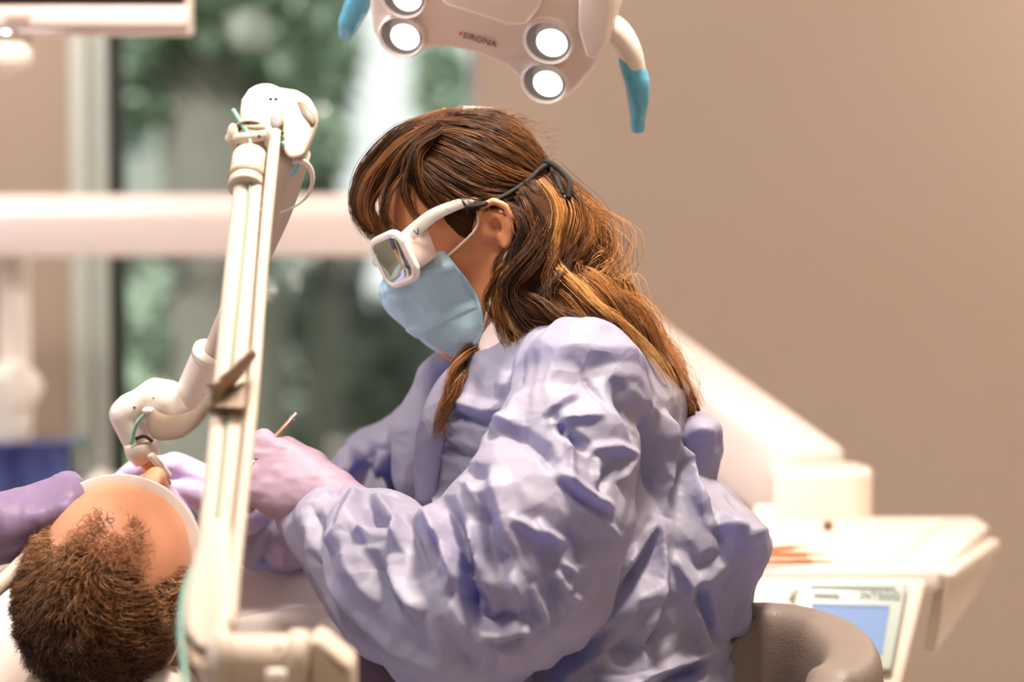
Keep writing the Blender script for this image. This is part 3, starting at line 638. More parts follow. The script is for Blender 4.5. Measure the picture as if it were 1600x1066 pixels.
# patient hair: short curls grown from the scalp
c0 = PW(0, 0, .05); Bp = np.array([nrm(PW(1, 0, 0) - PW(0, 0, 0)), nrm(PW(0, 1, 0) - PW(0, 0, 0)), nrm(PW(0, 0, 1) - PW(0, 0, 0))])
def scalp_cap(name, C, B, rad, cut, mat, parent, jit=.0, dens=(64, 96)):
    th = np.linspace(0, math.pi, dens[0]); ph = np.linspace(0, 2 * math.pi, dens[1], endpoint=False); T, H = np.meshgrid(th, ph, indexing='ij')
    d = np.stack([np.sin(T) * np.cos(H), np.sin(T) * np.sin(H), np.cos(T)], -1); keep = cut(d); Vl = d * rad
    Vw = C + Vl.reshape(-1, 3) @ B; F = []
    n1 = dens[1]
    for i in range(dens[0] - 1):
        for j in range(n1):
            k = (j + 1) % n1
            if keep[i, j] and keep[i, k] and keep[i + 1, j] and keep[i + 1, k]: F.append((i * n1 + j, (i + 1) * n1 + j, (i + 1) * n1 + k, i * n1 + k))
    used = sorted({i for f in F for i in f}); mp = {v: i for i, v in enumerate(used)}
    return mk(name, (Vw[used], [tuple(mp[i] for i in f) for f in F]), mat, parent)
def pat_density(d):
    x, y, z = d[..., 0], d[..., 1], d[..., 2]
    ay = np.abs(y - .04); lim = .80 - .50 * np.clip((ay - .22) / .3, 0, 1) ** 1.5 + .25 * np.clip((ay - .66) / .2, 0, 1)
    w = np.clip((lim - x) / .16, 0, 1)                    # front hairline recedes at the temples
    w = w * np.where(x > .0, np.clip(1 - .55 * np.clip(x / .45, 0, 1) * np.clip((.75 - ay) / .3, 0, 1), .25, 1), 1)
    w = w * np.clip((z + .62 - np.clip(x, 0, 1) * .9) / .15, 0, 1)
    bald = np.exp(-(((x + .55) / .16) ** 2 + ((y - .03) / .2) ** 2 + ((z - .55) / .5) ** 2)); return w * (1 - .75 * bald)
n = 15000; d = rng.normal(size=(n * 3, 3)); d /= np.linalg.norm(d, axis=1)[:, None]; w = pat_density(d); d = d[rng.random(len(d)) < w][:n]; n = len(d)
RR = np.array([.101, .0785, .0885]) * .97; root = d * RR * .985
m = 9; tt = np.linspace(0, 1, m)
nor = d / RR; nor /= np.linalg.norm(nor, axis=1)[:, None]
flow = np.stack([-.25 * np.ones(n) - .6 * np.clip(d[:, 0], -1, 1), .55 * d[:, 1], -.8 * np.ones(n)], 1); flow -= nor * (flow * nor).sum(1)[:, None]; flow /= np.linalg.norm(flow, axis=1)[:, None]
clump = vnoise(d * 9)[:, None] * .5; side = np.cross(nor, flow)
ln_ = rng.uniform(.016, .034, n) * np.clip(1.15 - .6 * np.clip(d[:, 0] + .1, 0, 1), .45, 1.2); ph = rng.uniform(0, 6.28, n); 
kk = vnoise(d * 14 + 7) * 6.28 + ph * .25
Lp = root[:, None, :] + ln_[:, None, None] * (nor[:, None, :] * (.50 * tt[None, :, None] ** .8 - .22 * tt[None, :, None] ** 2) + flow[:, None, :] * (.75 * tt[None, :, None] ** 1.1) + side[:, None, :] * (clump[:, None] * tt[None, :, None]))
amp = .0052 * tt[None, :] ; wv = 9.5 * tt[None, :] + kk[:, None]
Lp = Lp + side[:, None, :] * (amp * np.sin(wv))[..., None] + nor[:, None, :] * (amp * np.cos(wv))[..., None]
LW = c0 + Lp @ Bp
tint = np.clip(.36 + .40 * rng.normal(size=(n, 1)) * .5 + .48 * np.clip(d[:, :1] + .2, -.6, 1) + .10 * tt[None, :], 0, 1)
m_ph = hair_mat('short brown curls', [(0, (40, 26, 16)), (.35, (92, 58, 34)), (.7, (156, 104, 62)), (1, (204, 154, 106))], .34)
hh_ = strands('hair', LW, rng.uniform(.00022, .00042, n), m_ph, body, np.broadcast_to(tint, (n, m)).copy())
m_scalp = M('scalp under thin hair', (150, 96, 62), .6, var=.2, scale=60)
scalp_cap('scalp_stubble', c0, Bp, RR * .992, lambda q: pat_density(q) > .55, M('dark hair roots', (60, 38, 24), .8, var=.3, scale=120), hh_)
# white laser goggles over the patient's eyes
gg = thing('goggles', 'white wraparound goggles over the patient\'s eyes', 'goggles', PW(.1, 0, .01))
def arc_band(W, r_in, z0, z1, a0, a1, thick, n=40, cx=.02, ex=1.0, dz=None):
    a = np.radians(np.linspace(a0, a1, n)); V = []; F = []
    for k, q in enumerate(a):
        zz0, zz1 = (z0, z1) if dz is None else (z0 + dz(q)[0], z1 + dz(q)[1])
        for r, z in ((r_in, zz0), (r_in + thick, zz0), (r_in + thick, zz1), (r_in, zz1)): V.append(W(cx + r * math.cos(q) * ex, r * math.sin(q), z))
    for k in range(n - 1):
        for j in range(4): F.append((k * 4 + j, k * 4 + (j + 1) % 4, k * 4 + 4 + (j + 1) % 4, k * 4 + 4 + j))
    F += [(3, 2, 1, 0), ((n - 1) * 4, (n - 1) * 4 + 1, (n - 1) * 4 + 2, (n - 1) * 4 + 3)]
    return bevel_geo(np.array(V), F, .0012, 2, 40)
mk('frame', arc_band(PW, .0755, .020, .034, -104, 104, .020, 56, .012, 1.12, lambda q: (-.004 * math.sin(q) ** 2, .0)), m_white, gg)
mk('lens_shield', arc_band(PW, .091, -.030, .021, -80, 80, .003, 44, .012, 1.12), M('smoked lens', (58, 72, 82), .08, coat=.5), gg)
for s in (-1, 1):
    mk('temple', sweep([PW(.0, .087 * s, .024), PW(-.03, .086 * s, .022), PW(-.055, .083 * s, .012)], [.006, .005, .004], 10, 12), m_white, gg)
mk('strap', sweep([PW(-.02, .089, .022), PW(-.04, .105, .028), PW(-.03, .118, .045), PW(-.004, .124, .064)], [.0014] * 4, 8, 18), m_white, gg)
# drape over the patient's chest
m_drape = M('white drape', (244, 236, 230), .8, var=.02, trans=.15)
S = sdf_box((-.80, 2.36, .40), (.10, 3.9, 1.0), .008)
S.chain([(-.60, 2.72, .77), (-.40, 2.68, .80), (-.22, 2.72, .800)], [.075, .085, .085], .06); S.chain([(-.40, 2.78, .765), (-.40, 3.05, .685), (-.40, 3.7, .60)], [.10, .11, .10], .06, sq=(0, 1.8))
S.chain([(-.27, 2.56, .775), (-.14, 2.56, .775), (-.08, 2.66, .765)], [.07, .085, .075], .06); S.chain([(-.64, 2.60, .74), (-.72, 2.8, .70)], [.06, .06], .06)
V, Q = S.mesh(); N = vnormals(V, Q); f_ = vnoise(V * [10, 5, 8] + 3); V = V + N * ((1 - np.abs(f_)) ** 3 * .012 + vnoise(V * 22) * .003)[:, None]
dr = mk('drape', (relax(V, Q, 2), Q), m_drape); tag(dr, 'white drape spread over the patient\'s chest and shoulders', 'drape')

# ------------------------------------------------------------------ the assistant at the left edge
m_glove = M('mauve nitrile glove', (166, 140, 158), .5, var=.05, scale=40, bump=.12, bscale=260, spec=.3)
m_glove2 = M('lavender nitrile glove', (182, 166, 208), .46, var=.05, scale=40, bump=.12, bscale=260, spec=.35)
aw = P(-36, 826, 2.40)
ax = -1.22
asst = thing('person', 'assistant reaching in from the left edge with one mauve gloved hand', 'person', (ax, 2.55, 0))
S = SDF(axis_coords(-1.65, -.45, .012), axis_coords(2.15, 2.95, .012), axis_coords(.0, 1.62, .012, (1.18, 1.58, .006)))
AW = head_into(S, (ax + .06, 2.55, 1.36), nrm((.9, 0, -.35)), nrm((.35, 0, .9)), 1.0)
S.chain([AW(-.02, 0, -.06), (ax, 2.55, 1.12)], [.052, .06], .03)
S.chain([(ax, 2.38, 1.06), (ax, 2.72, 1.06)], [.06, .06], .05); S.chain([(ax, 2.55, 1.0), (ax - .04, 2.55, .62)], [.11, .13], .06, sq=(1, 1.35))
for s in (-1, 1):
    S.chain([(ax - .02, 2.55 + .1 * s, .58), (ax + .38, 2.55 + .13 * s, .56), (ax + .32, 2.55 + .13 * s, .10)], [.085, .06, .042], .04)
    S.chain([(ax + .30, 2.55 + .13 * s, .05), (ax + .44, 2.55 + .13 * s, .04)], [.04, .03], .03)
S.chain([(ax, 2.38, 1.06), (ax + .14, 2.28, .86), aw + [-.02, 0, 0], aw + [.03, 0, 0]], [.05, .042, .034, .029], .03)
S.chain([(ax, 2.72, 1.06), (ax + .12, 2.80, .82), (ax + .34, 2.72, .70)], [.05, .042, .03], .03)
hand_into(S, (ax + .34, 2.72, .70), (.9, -.3, -.1), (0, .1, 1), -1, .95)
V, Q = S.mesh(); mk('body', (relax(V, Q, 1, .4), Q), m_skin, asst); eyes_for(AW, 1.0, asst)
m_scrub = M('plum grey scrub cloth', (112, 96, 122), .8, var=.06, bump=.25, bscale=500)
S = sdf_box((-1.65, 2.15, .45), (-.80, 2.95, 1.2), .012)
S.chain([(ax, 2.36, 1.06), (ax, 2.74, 1.06)], [.072, .072], .05); S.chain([(ax, 2.55, 1.0), (ax - .04, 2.55, .55)], [.125, .15], .06, sq=(1, 1.35))
S.chain([(ax, 2.37, 1.06), (ax + .08, 2.31, .94)], [.064, .064], .03); S.chain([(ax, 2.73, 1.06), (ax + .08, 2.78, .90)], [.064, .064], .03)
V, Q = S.mesh(); mk('scrub_top', (relax(V, Q, 1), Q), m_scrub, asst)
S = sdf_box((-1.5, 2.2, .03), (-.65, 2.9, .75), .014)
for s in (-1, 1): S.chain([(ax - .02, 2.55 + .1 * s, .58), (ax + .39, 2.55 + .13 * s, .56), (ax + .33, 2.55 + .13 * s, .12)], [.105, .078, .065], .04)
V, Q = S.mesh(); mk('trousers', (relax(V, Q, 1), Q), m_scrub, asst)
S = sdf_box((-1.5, 2.3, 1.2), (-1.0, 2.8, 1.6), .008); S.ell(AW(-.02, 0, .06), (.105, .086, .095), None, .02); S.ell(AW(.10, 0, -.03), (.09, .09, .085), None, .01, 'sub')
V, Q = S.mesh(); mk('hair', (V, Q), M('dark brown hair', (58, 40, 30), .5, var=.3, scale=90), asst)
S = sdf_box(aw - [.10, .12, .14], aw + [.24, .13, .14], .0026)
Wg, tips = hand_into(S, aw + [.012, 0, -.004], (.90, .06, .40), (-.38, -.40, .86), 1, 1.0, ((62, 50, 30), (66, 55, 35), (70, 58, 38), (72, 60, 38)), 3, ((.03, .034, -.02), (.062, .040, -.040), (.088, .030, -.05)), .005, 1.12)
S.chain([aw + [-.055, 0, -.010], aw + [.03, 0, 0]], [.037, .033], .02); S.chain([aw + [-.052, 0, -.010], aw + [-.047, 0, -.009]], [.039, .039], .004)
V, Q = S.mesh(); N = vnormals(V, Q); fx = (V - aw) @ nrm((.9, .06, .4))
V = V + N * (np.clip(vnoise(V * [150, 60, 60] + 4), 0, 1) * .0016 * (np.abs(fx - .03) < .06) + np.clip(vnoise(V * [90, 90, 40] + 14), 0, 1) * .0013)[:, None]
mk('glove', (V, Q), M('shaded mauve nitrile glove', (128, 108, 140), .45, var=.05, scale=40, bump=.12, bscale=260, spec=.35), asst, label='mauve nitrile glove')  # weaker light on this hand is put into the glove's darker colour
# stool under the assistant
def stool(label, x, y, seat_z):
    t = thing('stool', label, 'stool', (x, y, 0))
    mk('seat', lathe([(.15, -.06), (.185, -.05), (.195, -.02), (.18, .0), (.1, .005), (.01, .005)], (x, y, seat_z), (0, 0, 1), 36), M('grey brown leatherette', (124, 110, 101), .5, var=.04, bump=.35, bscale=420), t)
    mk('gas_column', sweep([(x, y, .1), (x, y, seat_z - .05)], [.028, .02], 16), m_chrome, t)
    for k in range(5):
        a = 2 * math.pi * k / 5 + .3; e = np.array([x + .27 * math.cos(a), y + .27 * math.sin(a), .075])
        lg = mk('leg', sweep([(x, y, .11), e], [.024, .016], 10), m_chrome, t); mk('caster', lathe([(.02, -.012), (.027, -.008), (.027, .008), (.02, .012)], e - [0, 0, .047], (math.cos(a + 1.57), math.sin(a + 1.57), 0), 18), m_black, lg)
    return t
stool('grey stool under the assistant at the left edge', ax - .04, 2.55, .47)
# pale suction hose at the left edge
sh = thing('suction_hose', 'pale suction hose curving up from the left edge to the gloved hand', 'hose', P(0, 912, 2.36))
mk('tube', sweep([P(-120, 1010, 2.30), P(-40, 948, 2.33), P(5, 910, 2.35), P(34, 882, 2.365), P(60, 862, 2.37), P(82, 838, 2.38)], [.0085] * 5 + [.0075], 14, 30), M('pale hose', (206, 190, 172), .45), sh)
mk('tip', sweep([P(80, 840, 2.38), P(98, 812, 2.40), P(112, 795, 2.43)], [.0055, .005, .0045], 12, 10), m_white, sh)
# ------------------------------------------------------------------ the dentist
DY = 2.52                                                              # her middle plane
dn = thing('person', 'dentist in a pale blue gown and face mask with long wavy brown hair', 'person', (.08, DY, 0))
al = math.radians(24); hf, hu = np.array([-math.cos(al), -.02, -math.sin(al)]), np.array([-math.sin(al), 0, math.cos(al)])
ho = np.array([P(762, 362, 2.445)[0], DY, P(762, 362, 2.445)[2]])
wn_ = P(508, 786, 2.45); wf_ = P(408, 818, 2.64)                       # near and far wrists
sn_, sf_ = P(900, 622, 2.36), P(770, 640, 2.70)
en_, ef_ = P(765, 925, 2.30), P(640, 775, 2.76)
hipc = np.array([P(905, 0, DY)[0], DY, .56])
S = SDF(axis_coords(-.32, .42, .012, (ho[0] - .15, ho[0] + .12, .0028)), axis_coords(2.18, 2.92, .012, (DY - .10, DY + .10, .0028)), axis_coords(0, 1.46, .012, (ho[2] - .16, ho[2] + .16, .0028)))
HW = head_into(S, ho, hf, hu, .93, ear=.82, back=.014)
S.chain([HW(-.025, 0, -.05), P(830, 575, DY)], [.050, .056], .03)
S.chain([sn_ + [0, .01, -.012], P(850, 612, DY), sf_ + [0, -.01, -.012]], [.044, .054, .044], .04)
S.chain([P(868, 665, DY), P(880, 860, DY), hipc], [.075, .092, .105], .06, sq=(1, 1.3))
for s, sh_, el_, wr_ in ((-1, sn_, en_, wn_), (1, sf_, ef_, wf_)):
    S.chain([sh_, el_, wr_ + [0, 0, -.006]], [.044, .036, .021], .02); S.chain([wr_ + [0, 0, -.006], wr_ + [-.02, 0, .0]], [.021, .020], .02)
    S.chain([hipc + [0, .1 * s, -.02], (-.24, DY - .02 + .12 * s, .49), (-.20, DY - .02 + .12 * s, .10)], [.085, .062, .042], .04)
    S.chain([(-.20, DY - .02 + .12 * s, .05), (-.35, DY - .02 + .12 * s, .035)], [.042, .028], .03)
V, Q = S.mesh(); V = relax(V, Q, 1, .35)
dbody = mk('body', (V, Q), m_skin_d, dn)
eyes_for(HW, .93, dn)
# collar of a pale undershirt, scrub trousers, shoes
S = sdf_box((-.05, 2.28, 1.02), (.24, 2.76, 1.26), .005)
S.chain([P(812, 512, DY), P(824, 590, DY)], [.052, .068], .02, sq=(1, 1.17)); S.chain([P(880, 600, 2.40), P(850, 590, DY), P(800, 610, 2.66)], [.05, .075, .05], .05)
V, Q = S.mesh(); N = vnormals(V, Q); mk('undershirt', (V + N * (vnoise(V * 30)[:, None] * .003), Q), M('pale pink jersey', (232, 212, 210), .85, bump=.15, bscale=600), dn)
S = sdf_box((-.42, 2.2, .06), (.38, 2.9, .95), .009)
S.chain([hipc + [0, 0, .02], P(880, 1060, DY)], [.13, .11], .05, sq=(1, 1.2))
S.chain([P(760, 1150, DY), P(650, 1110, 2.46), P(606, 1075, 2.42)], [.10, .075, .055], .05)
for s in (-1, 1): S.chain([hipc + [0, .1 * s, -.02], (-.24, DY - .02 + .12 * s, .49), (-.20, DY - .02 + .12 * s, .12)], [.11, .082, .065], .04)
V, Q = S.mesh(); N = vnormals(V, Q); mk('scrubs', (relax(V + N * (vnoise(V * 18)[:, None] * .008), Q, 1), Q), M('mauve grey scrubs', (118, 100, 126), .8, bump=.25, bscale=500), dn)
for s in (-1, 1):
    S = sdf_box((-.48, DY + .12 * s - .10, .0), (-.14, DY + .12 * s + .06, .16), .006)
    S.chain([(-.20, DY - .02 + .12 * s, .055), (-.36, DY - .02 + .12 * s, .042)], [.05, .036], .03)
    V, Q = S.mesh(); V[:, 2] = np.maximum(V[:, 2], .002); mk('shoe', (V, Q), m_white, dn)

# ---- the gown: one loose shell sculpted from torso, two full sleeves and the flared back, then creased
def pz_(px, py, d, r): return (*P(px, py, d), r)
S = SDF(axis_coords(-.30, .36, .0025), axis_coords(2.16, 2.90, .003), axis_coords(.66, 1.20, .0025))
def ch(lst, k, **kw):
    a = np.array([pz_(*q) for q in lst]); S.chain(a[:, :3], a[:, 3], k, **kw)
ch([(838, 640, 2.53, .085), (850, 720, 2.53, .118), (868, 800, 2.53, .138), (890, 900, 2.53, .148), (898, 1000, 2.53, .15), (900, 1120, 2.53, .17), (890, 1250, 2.53, .20)], .03, sq=(1, 1.3))
S.ell(P(925, 690, 2.53), (.105, .155, .125), None, .04)
ch([(905, 612, 2.39, .064), (850, 585, 2.50, .064), (790, 615, 2.68, .062)], .05)
S.ell(P(792, 622, 2.53), (.068, .12, .062), frame((1, 0, -.35), (.35, 0, 1)), .03)
# far sleeve
ch([(772, 640, 2.70, .070), (690, 720, 2.77, .086), (632, 768, 2.77, .080), (560, 790, 2.73, .060), (500, 806, 2.69, .052), (430, 838, 2.65, .046), (402, 846, 2.63, .036)], .02)
# flared back and its lower wing
S.ell(P(1120, 818, 2.50), (.062, .10, .034), frame((.86, 0, -.5), (.5, 0, .86)), .05); S.ell(P(1085, 860, 2.50), (.055, .11, .07), None, .05)
ch([(1100, 880, 2.46, .034), (1062, 980, 2.45, .030), (1052, 1100, 2.45, .034)], .03)
S.ell(P(1124, 908, 2.52), (.014, .07, .070), frame((.92, 0, .36), (-.36, 0, .92)), .02)
# near sleeve with its full elbow and cuff
ch([(905, 615, 2.37, .066), (880, 690, 2.345, .078), (850, 790, 2.32, .088), (800, 900, 2.30, .094), (745, 945, 2.30, .090)], .012)
ch([(745, 945, 2.30, .090), (655, 912, 2.345, .078), (585, 868, 2.40, .070), (530, 828, 2.435, .054), (492, 806, 2.455, .040), (474, 800, 2.46, .031)], .022)
# neck opening
S.chain([P(800, 470, DY), P(806, 540, DY)], [.080, .058], .006, op='sub', sq=(1, 1.32))
S.ell(P(545, 732, 2.69), (.022, .03, .024), None, .01); S.ell(P(612, 702, 2.70), (.030, .03, .026), None, .012)
V, Q = S.mesh(); V = relax(V, Q, 3, .5); N0 = vnormals(V, Q)
def tri_(t): return np.abs((t % 1.0) - .5) * 4 - 1
def crumple(V, seed, freq, n=3, warp=.5):
    g = np.random.default_rng(seed); w = np.stack([vnoise(V * freq * .6 + 17 * k) for k in range(3)], 1) * warp / freq * 2; r = 0
    for k in range(n): a = nrm(g.normal(size=3)); r = r + tri_((V + w) @ a * freq * g.uniform(.6, 1.2) + g.random())
    return r / n
def seg_d(px, pz2, a, b):
    ab = b - a; t = np.clip(((px - a[0]) * ab[0] + (pz2 - a[1]) * ab[1]) / (ab @ ab), 0, 1); qx = px - a[0] - t * ab[0]; qz = pz2 - a[1] - t * ab[1]
    return np.hypot(qx, qz), t, np.sign(ab[0] * (pz2 - a[1]) - ab[1] * (px - a[0]))
D2 = np.zeros(len(V)); face = np.clip((-N0[:, 1] - .0) / .45, 0, 1) * (V[:, 1] < 2.56); far_ = np.clip(-N0[:, 1] / .4, 0, 1) * (V[:, 1] > 2.6)
def stroke(pts, amp, w, kind='ridge', d=2.33, soft=.25):
    """a fold drawn on the side elevation: ridge/valley tents, or a step (one side falls away slowly)"""
    w = m_of(w, d); q = np.array([P(x, y, d)[[0, 2]] for x, y in pts]); L = np.concatenate([[0], np.cumsum(np.linalg.norm(np.diff(q, axis=0), axis=1))])
    lo, hi = q.min(0) - 4 * w, q.max(0) + 4 * w; I = np.nonzero((V[:, 0] > lo[0]) & (V[:, 0] < hi[0]) & (V[:, 2] > lo[1]) & (V[:, 2] < hi[1]) & (face > 0))[0]
    if len(I) == 0: return
    best = np.full(len(I), 9.0); s = np.zeros(len(I)); sd_ = np.ones(len(I))
    for i in range(len(q) - 1):
        dd, t, sg = seg_d(V[I, 0], V[I, 2], q[i], q[i + 1]); m_ = dd < best; best[m_] = dd[m_]; s[m_] = (L[i] + t[m_] * (L[i + 1] - L[i])) / L[-1]; sd_[m_] = sg[m_]
    env = np.clip(np.minimum(s, 1 - s) / soft, 0, 1) ** .7
    if kind == 'step': pr = np.where(sd_ > 0, np.clip(1 - best / (3.2 * w), 0, 1) ** 1.2, np.clip(1 - best / (.35 * w), 0, 1))
    else: pr = np.clip(1 - best / w, 0, 1) ** 1.15
    D2[I] += amp * env * pr * face[I]
R_ = 'ridge'
for st in [
    # shoulder and upper sleeve
    ([(863, 640), (890, 668), (922, 694)], -.011, 13), ([(845, 636), (880, 612), (905, 600)], .005, 10), ([(850, 652), (890, 642), (945, 640)], .005, 10),
    ([(690, 665), (735, 668), (775, 674)], -.007, 12), ([(770, 665), (815, 668), (850, 690), (866, 722)], -.010, 16), ([(700, 640), (760, 652), (800, 650)], .006, 18),
    ([(866, 720), (900, 748), (950, 782)], .010, 14), ([(870, 735), (905, 768), (945, 800)], -.006, 11), ([(880, 640), (890, 690), (890, 740)], .005, 10),
    ([(915, 690), (960, 690), (1005, 712)], .006, 12), ([(930, 700), (925, 760)], .005, 9), ([(960, 700), (940, 740), (915, 760)], -.006, 12), ([(990, 705), (965, 745)], .006, 12),
    ([(835, 790), (850, 812), (880, 828)], .006, 11), ([(800, 790), (838, 812), (862, 818)], .008, 13), ([(880, 800), (905, 830), (900, 860)], -.007, 13), ([(870, 850), (890, 870), (880, 900)], .006, 10),
    ([(862, 860), (880, 900), (905, 915)], .008, 12), ([(845, 820), (862, 880), (868, 950)], -.006, 18), ([(905, 770), (935, 800), (960, 830)], .005, 12),
    ([(640, 700), (690, 716), (740, 732), (775, 735)], -.012, 18), ([(700, 700), (740, 740), (760, 790)], .007, 20), ([(775, 720), (790, 800), (810, 870)], .010, 26), ([(760, 760), (770, 830), (800, 880)], -.010, 26),
    ([(720, 690), (690, 668), (650, 690)], .006, 16), ([(800, 590), (790, 640), (770, 660)], .006, 24), ([(900, 560), (930, 600), (962, 640)], -.003, 6),
    # inside of the elbow
    ([(700, 770), (720, 830), (742, 900), (756, 948)], -.026, 22), ([(735, 800), (750, 850), (758, 905)], .008, 12), ([(752, 958), (800, 952), (842, 944)], .012, 15), ([(745, 935), (775, 940), (830, 920)], -.009, 16),
    ([(680, 800), (715, 850), (735, 895)], .011, 18), ([(790, 850), (812, 905), (806, 950)], .009, 20), ([(830, 880), (846, 930), (858, 968)], .008, 11),
    ([(770, 950), (770, 1000), (764, 1050)], -.004, 12),
    # forearm
    ([(536, 748), (552, 790), (540, 838), (510, 860)], .012, 24), ([(500, 770), (525, 762), (548, 772)], -.008, 20), ([(552, 790), (590, 812), (640, 800)], -.013, 22), ([(556, 836), (600, 822), (628, 806)], .010, 16),
    ([(640, 795), (652, 840), (660, 880)], -.012, 18), ([(618, 790), (630, 826), (625, 846)], .010, 14), ([(650, 792), (700, 812), (732, 850)], .009, 22), ([(690, 822), (676, 858), (690, 885)], -.009, 18), ([(700, 835), (712, 872), (700, 900)], .008, 14),
    ([(625, 868), (640, 900), (668, 930)], .010, 18), ([(590, 850), (600, 890), (640, 935)], -.009, 22), ([(545, 840), (560, 880), (600, 930)], .008, 24), ([(480, 870), (520, 925), (580, 975), (650, 1012)], -.008, 16), ([(500, 870), (560, 950), (640, 992), (720, 1020)], .006, 16),
    ([(700, 900), (745, 965), (830, 1000)], .006, 26), ([(690, 930), (720, 985), (760, 1030)], -.005, 22), ([(475, 800), (500, 850), (520, 880)], -.006, 18), ([(562, 770), (600, 790), (640, 830)], .008, 14),
]: stroke(*st)
for st in [
    # armhole and back of the gown
    ([(956, 572), (985, 640), (1012, 700), (1030, 775), (1030, 805)], -.012, 18), ([(1030, 805), (1005, 870), (950, 940), (880, 1000), (800, 1060)], -.018, 26), ([(985, 590), (1030, 650), (1075, 730), (1095, 800)], .007, 22), ([(1035, 640), (1045, 720), (1036, 803)], .010, 18),
    ([(1034, 803), (1000, 845), (955, 885)], .007, 16), ([(1036, 806), (1030, 880), (1015, 930)], .008, 15), ([(1075, 690), (1105, 760), (1125, 830), (1130, 880)], -.009, 18), ([(1060, 690), (1075, 740), (1110, 800)], .008, 18),
    ([(1095, 760), (1115, 810), (1160, 825)], .008, 18), ([(1130, 800), (1165, 832), (1208, 830)], .006, 22), ([(900, 990), (980, 920), (1020, 895)], .012, 24), ([(1020, 895), (1005, 970), (990, 1045)], .010, 20), ([(940, 1000), (990, 1000), (1040, 960)], -.010, 26),
    ([(1085, 900), (1100, 960), (1110, 1010)], -.010, 18), ([(1075, 930), (1095, 985), (1100, 1015)], .010, 15), ([(880, 1050), (985, 1050), (1110, 1010)], .012, 20), ([(1050, 850), (1075, 900), (1080, 930)], .007, 18), ([(1040, 830), (1085, 880), (1130, 860)], -.006, 22),
    ([(820, 1040), (900, 1000), (960, 955)], -.014, 22), ([(1000, 1060), (1050, 1040), (1100, 1040)], -.012, 18),
]: stroke(*st, d=2.42)
near_, face = face, far_
for st in [([(640, 690), (625, 730), (632, 790)], -.014, 20), ([(660, 680), (652, 740), (668, 800)], .010, 18), ([(575, 720), (560, 750), (570, 790)], -.016, 20), ([(600, 700), (590, 740), (600, 790)], .010, 16), ([(540, 720), (535, 760), (545, 800)], .008, 14),
           ([(440, 800), (470, 830), (470, 870)], .010, 18), ([(420, 820), (440, 850), (430, 880)], -.010, 18)]: stroke(*st, d=2.70)
face = near_
far = np.clip((2.60 - V[:, 1]) / .05, 0, 1)
D2 *= 1.5
cr = crumple(V, 5, 7.5, 2, .7) * .0085 + crumple(V, 9, 15, 2, .8) * .0042 + crumple(V, 12, 4.5, 2) * .007 + crumple(V, 15, 34, 2, .6) * .0010
cuffw = np.clip(np.linalg.norm(V - P(474, 800, 2.46), axis=1) / .06, .25, 1)
gath = np.clip(1 - np.linalg.norm(V - P(474, 800, 2.46), axis=1) / .13, 0, 1)
V = V + N0 * (D2 + cr * cuffw)[:, None]
V = relax(V, Q, 1, .15)
m_gown = M('pale blue nonwoven gown', (170, 165, 180), .5, var=.03, scale=18, trans=.27, crease=((13, .5), (30, .42), (70, .15)), trc=(96, 146, 255), spec=.5)
gown = mk('gown', (V, Q), m_gown, dn)
# neckband, tie bow and the front edge of the gown
nb = [P(868, 512, 2.43), P(838, 540, 2.425), P(800, 560, 2.43), P(768, 560, 2.455), P(752, 545, 2.50), P(752, 535, 2.56), P(790, 520, 2.63), P(850, 500, 2.62)]
mk('neckband', sweep(nb, .0055, 10, 50, sq=1.6), m_gown, gown)
S = sdf_box(P(1094, 700, 2.5) - [.08, .08, .08], P(1094, 700, 2.5) + [.08, .08, .08], .0028)
S.ell(P(1090, 700, 2.5), (.026, .034, .036), frame((1, 0, .2), (-.2, 0, 1)), .01); S.ell(P(1098, 672, 2.49), (.018, .03, .014), None, .012); S.ell(P(1085, 702, 2.452), (.018, .012, .022), None, .01, 'sub'); S.ell(P(1080, 735, 2.5), (.03, .03, .010), frame((.8, 0, -.5), (.5, 0, .8)), .012)
V, Q = S.mesh(); N = vnormals(V, Q); mk('tie_bow', (V + N * (crumple(V, 3, 22) * .002)[:, None], Q), m_gown, gown)
fl = [(748, 552, 2.47), (705, 596, 2.46), (682, 650, 2.45), (668, 720, 2.45), (664, 790, 2.45)]
mk('front_flap', sweep([P(*q) for q in fl], [.006, .012, .015, .014, .010], 12, 26, up=(0, 1, 0), sq=.4), m_gown, gown)
S = sdf_box(P(640, 650, 2.60) - [.12, .12, .14], P(640, 650, 2.60) + [.12, .16, .14], .0034)
ch([(712, 560, 2.60, .022), (690, 610, 2.62, .034), (672, 680, 2.62, .040), (668, 740, 2.62, .04)], .02)
V, Q = S.mesh(); N = vnormals(V, Q); mk('far_lapel', (V + N * (crumple(V, 8, 14) * .004)[:, None], Q), m_gown, gown)

# ---- gloves
def glove(name, lo, hi, build, mat, parent, seed, h=.0022, amp=.0013):
    global S
    S = sdf_box(lo, hi, h); build(); V, Q = S.mesh(); N = vnormals(V, Q)
    V = V + N * (np.clip(vnoise(V * [110, 110, 60] + seed), 0, 1) * amp + np.clip(vnoise(V * [60, 60, 140] + seed + 30), 0, 1) * amp)[:, None]
    return mk(name, (V, Q), mat, parent)
nfd, ndo = nrm((-.86, .05, .44)), nrm((-.10, -.86, .5))
def near_glove():
    hand_into(S, wn_, nfd, ndo, -1, .98, ((58, 45, 25), (55, 52, 30), (58, 55, 30), (60, 55, 30)), 2, ((.03, .034, -.014), (.064, .044, -.030), (.090, .032, -.044)), .005, 1.1)
    S.chain([wn_ - nfd * .05, wn_, wn_ + nfd * .02], [.034, .031, .029], .02)
glove('glove', wn_ - [.20, .13, .12], wn_ + [.08, .12, .17], near_glove, m_glove, dn, 3).__setitem__('label', 'mauve near-hand glove, fingers closed on the mirror handle')
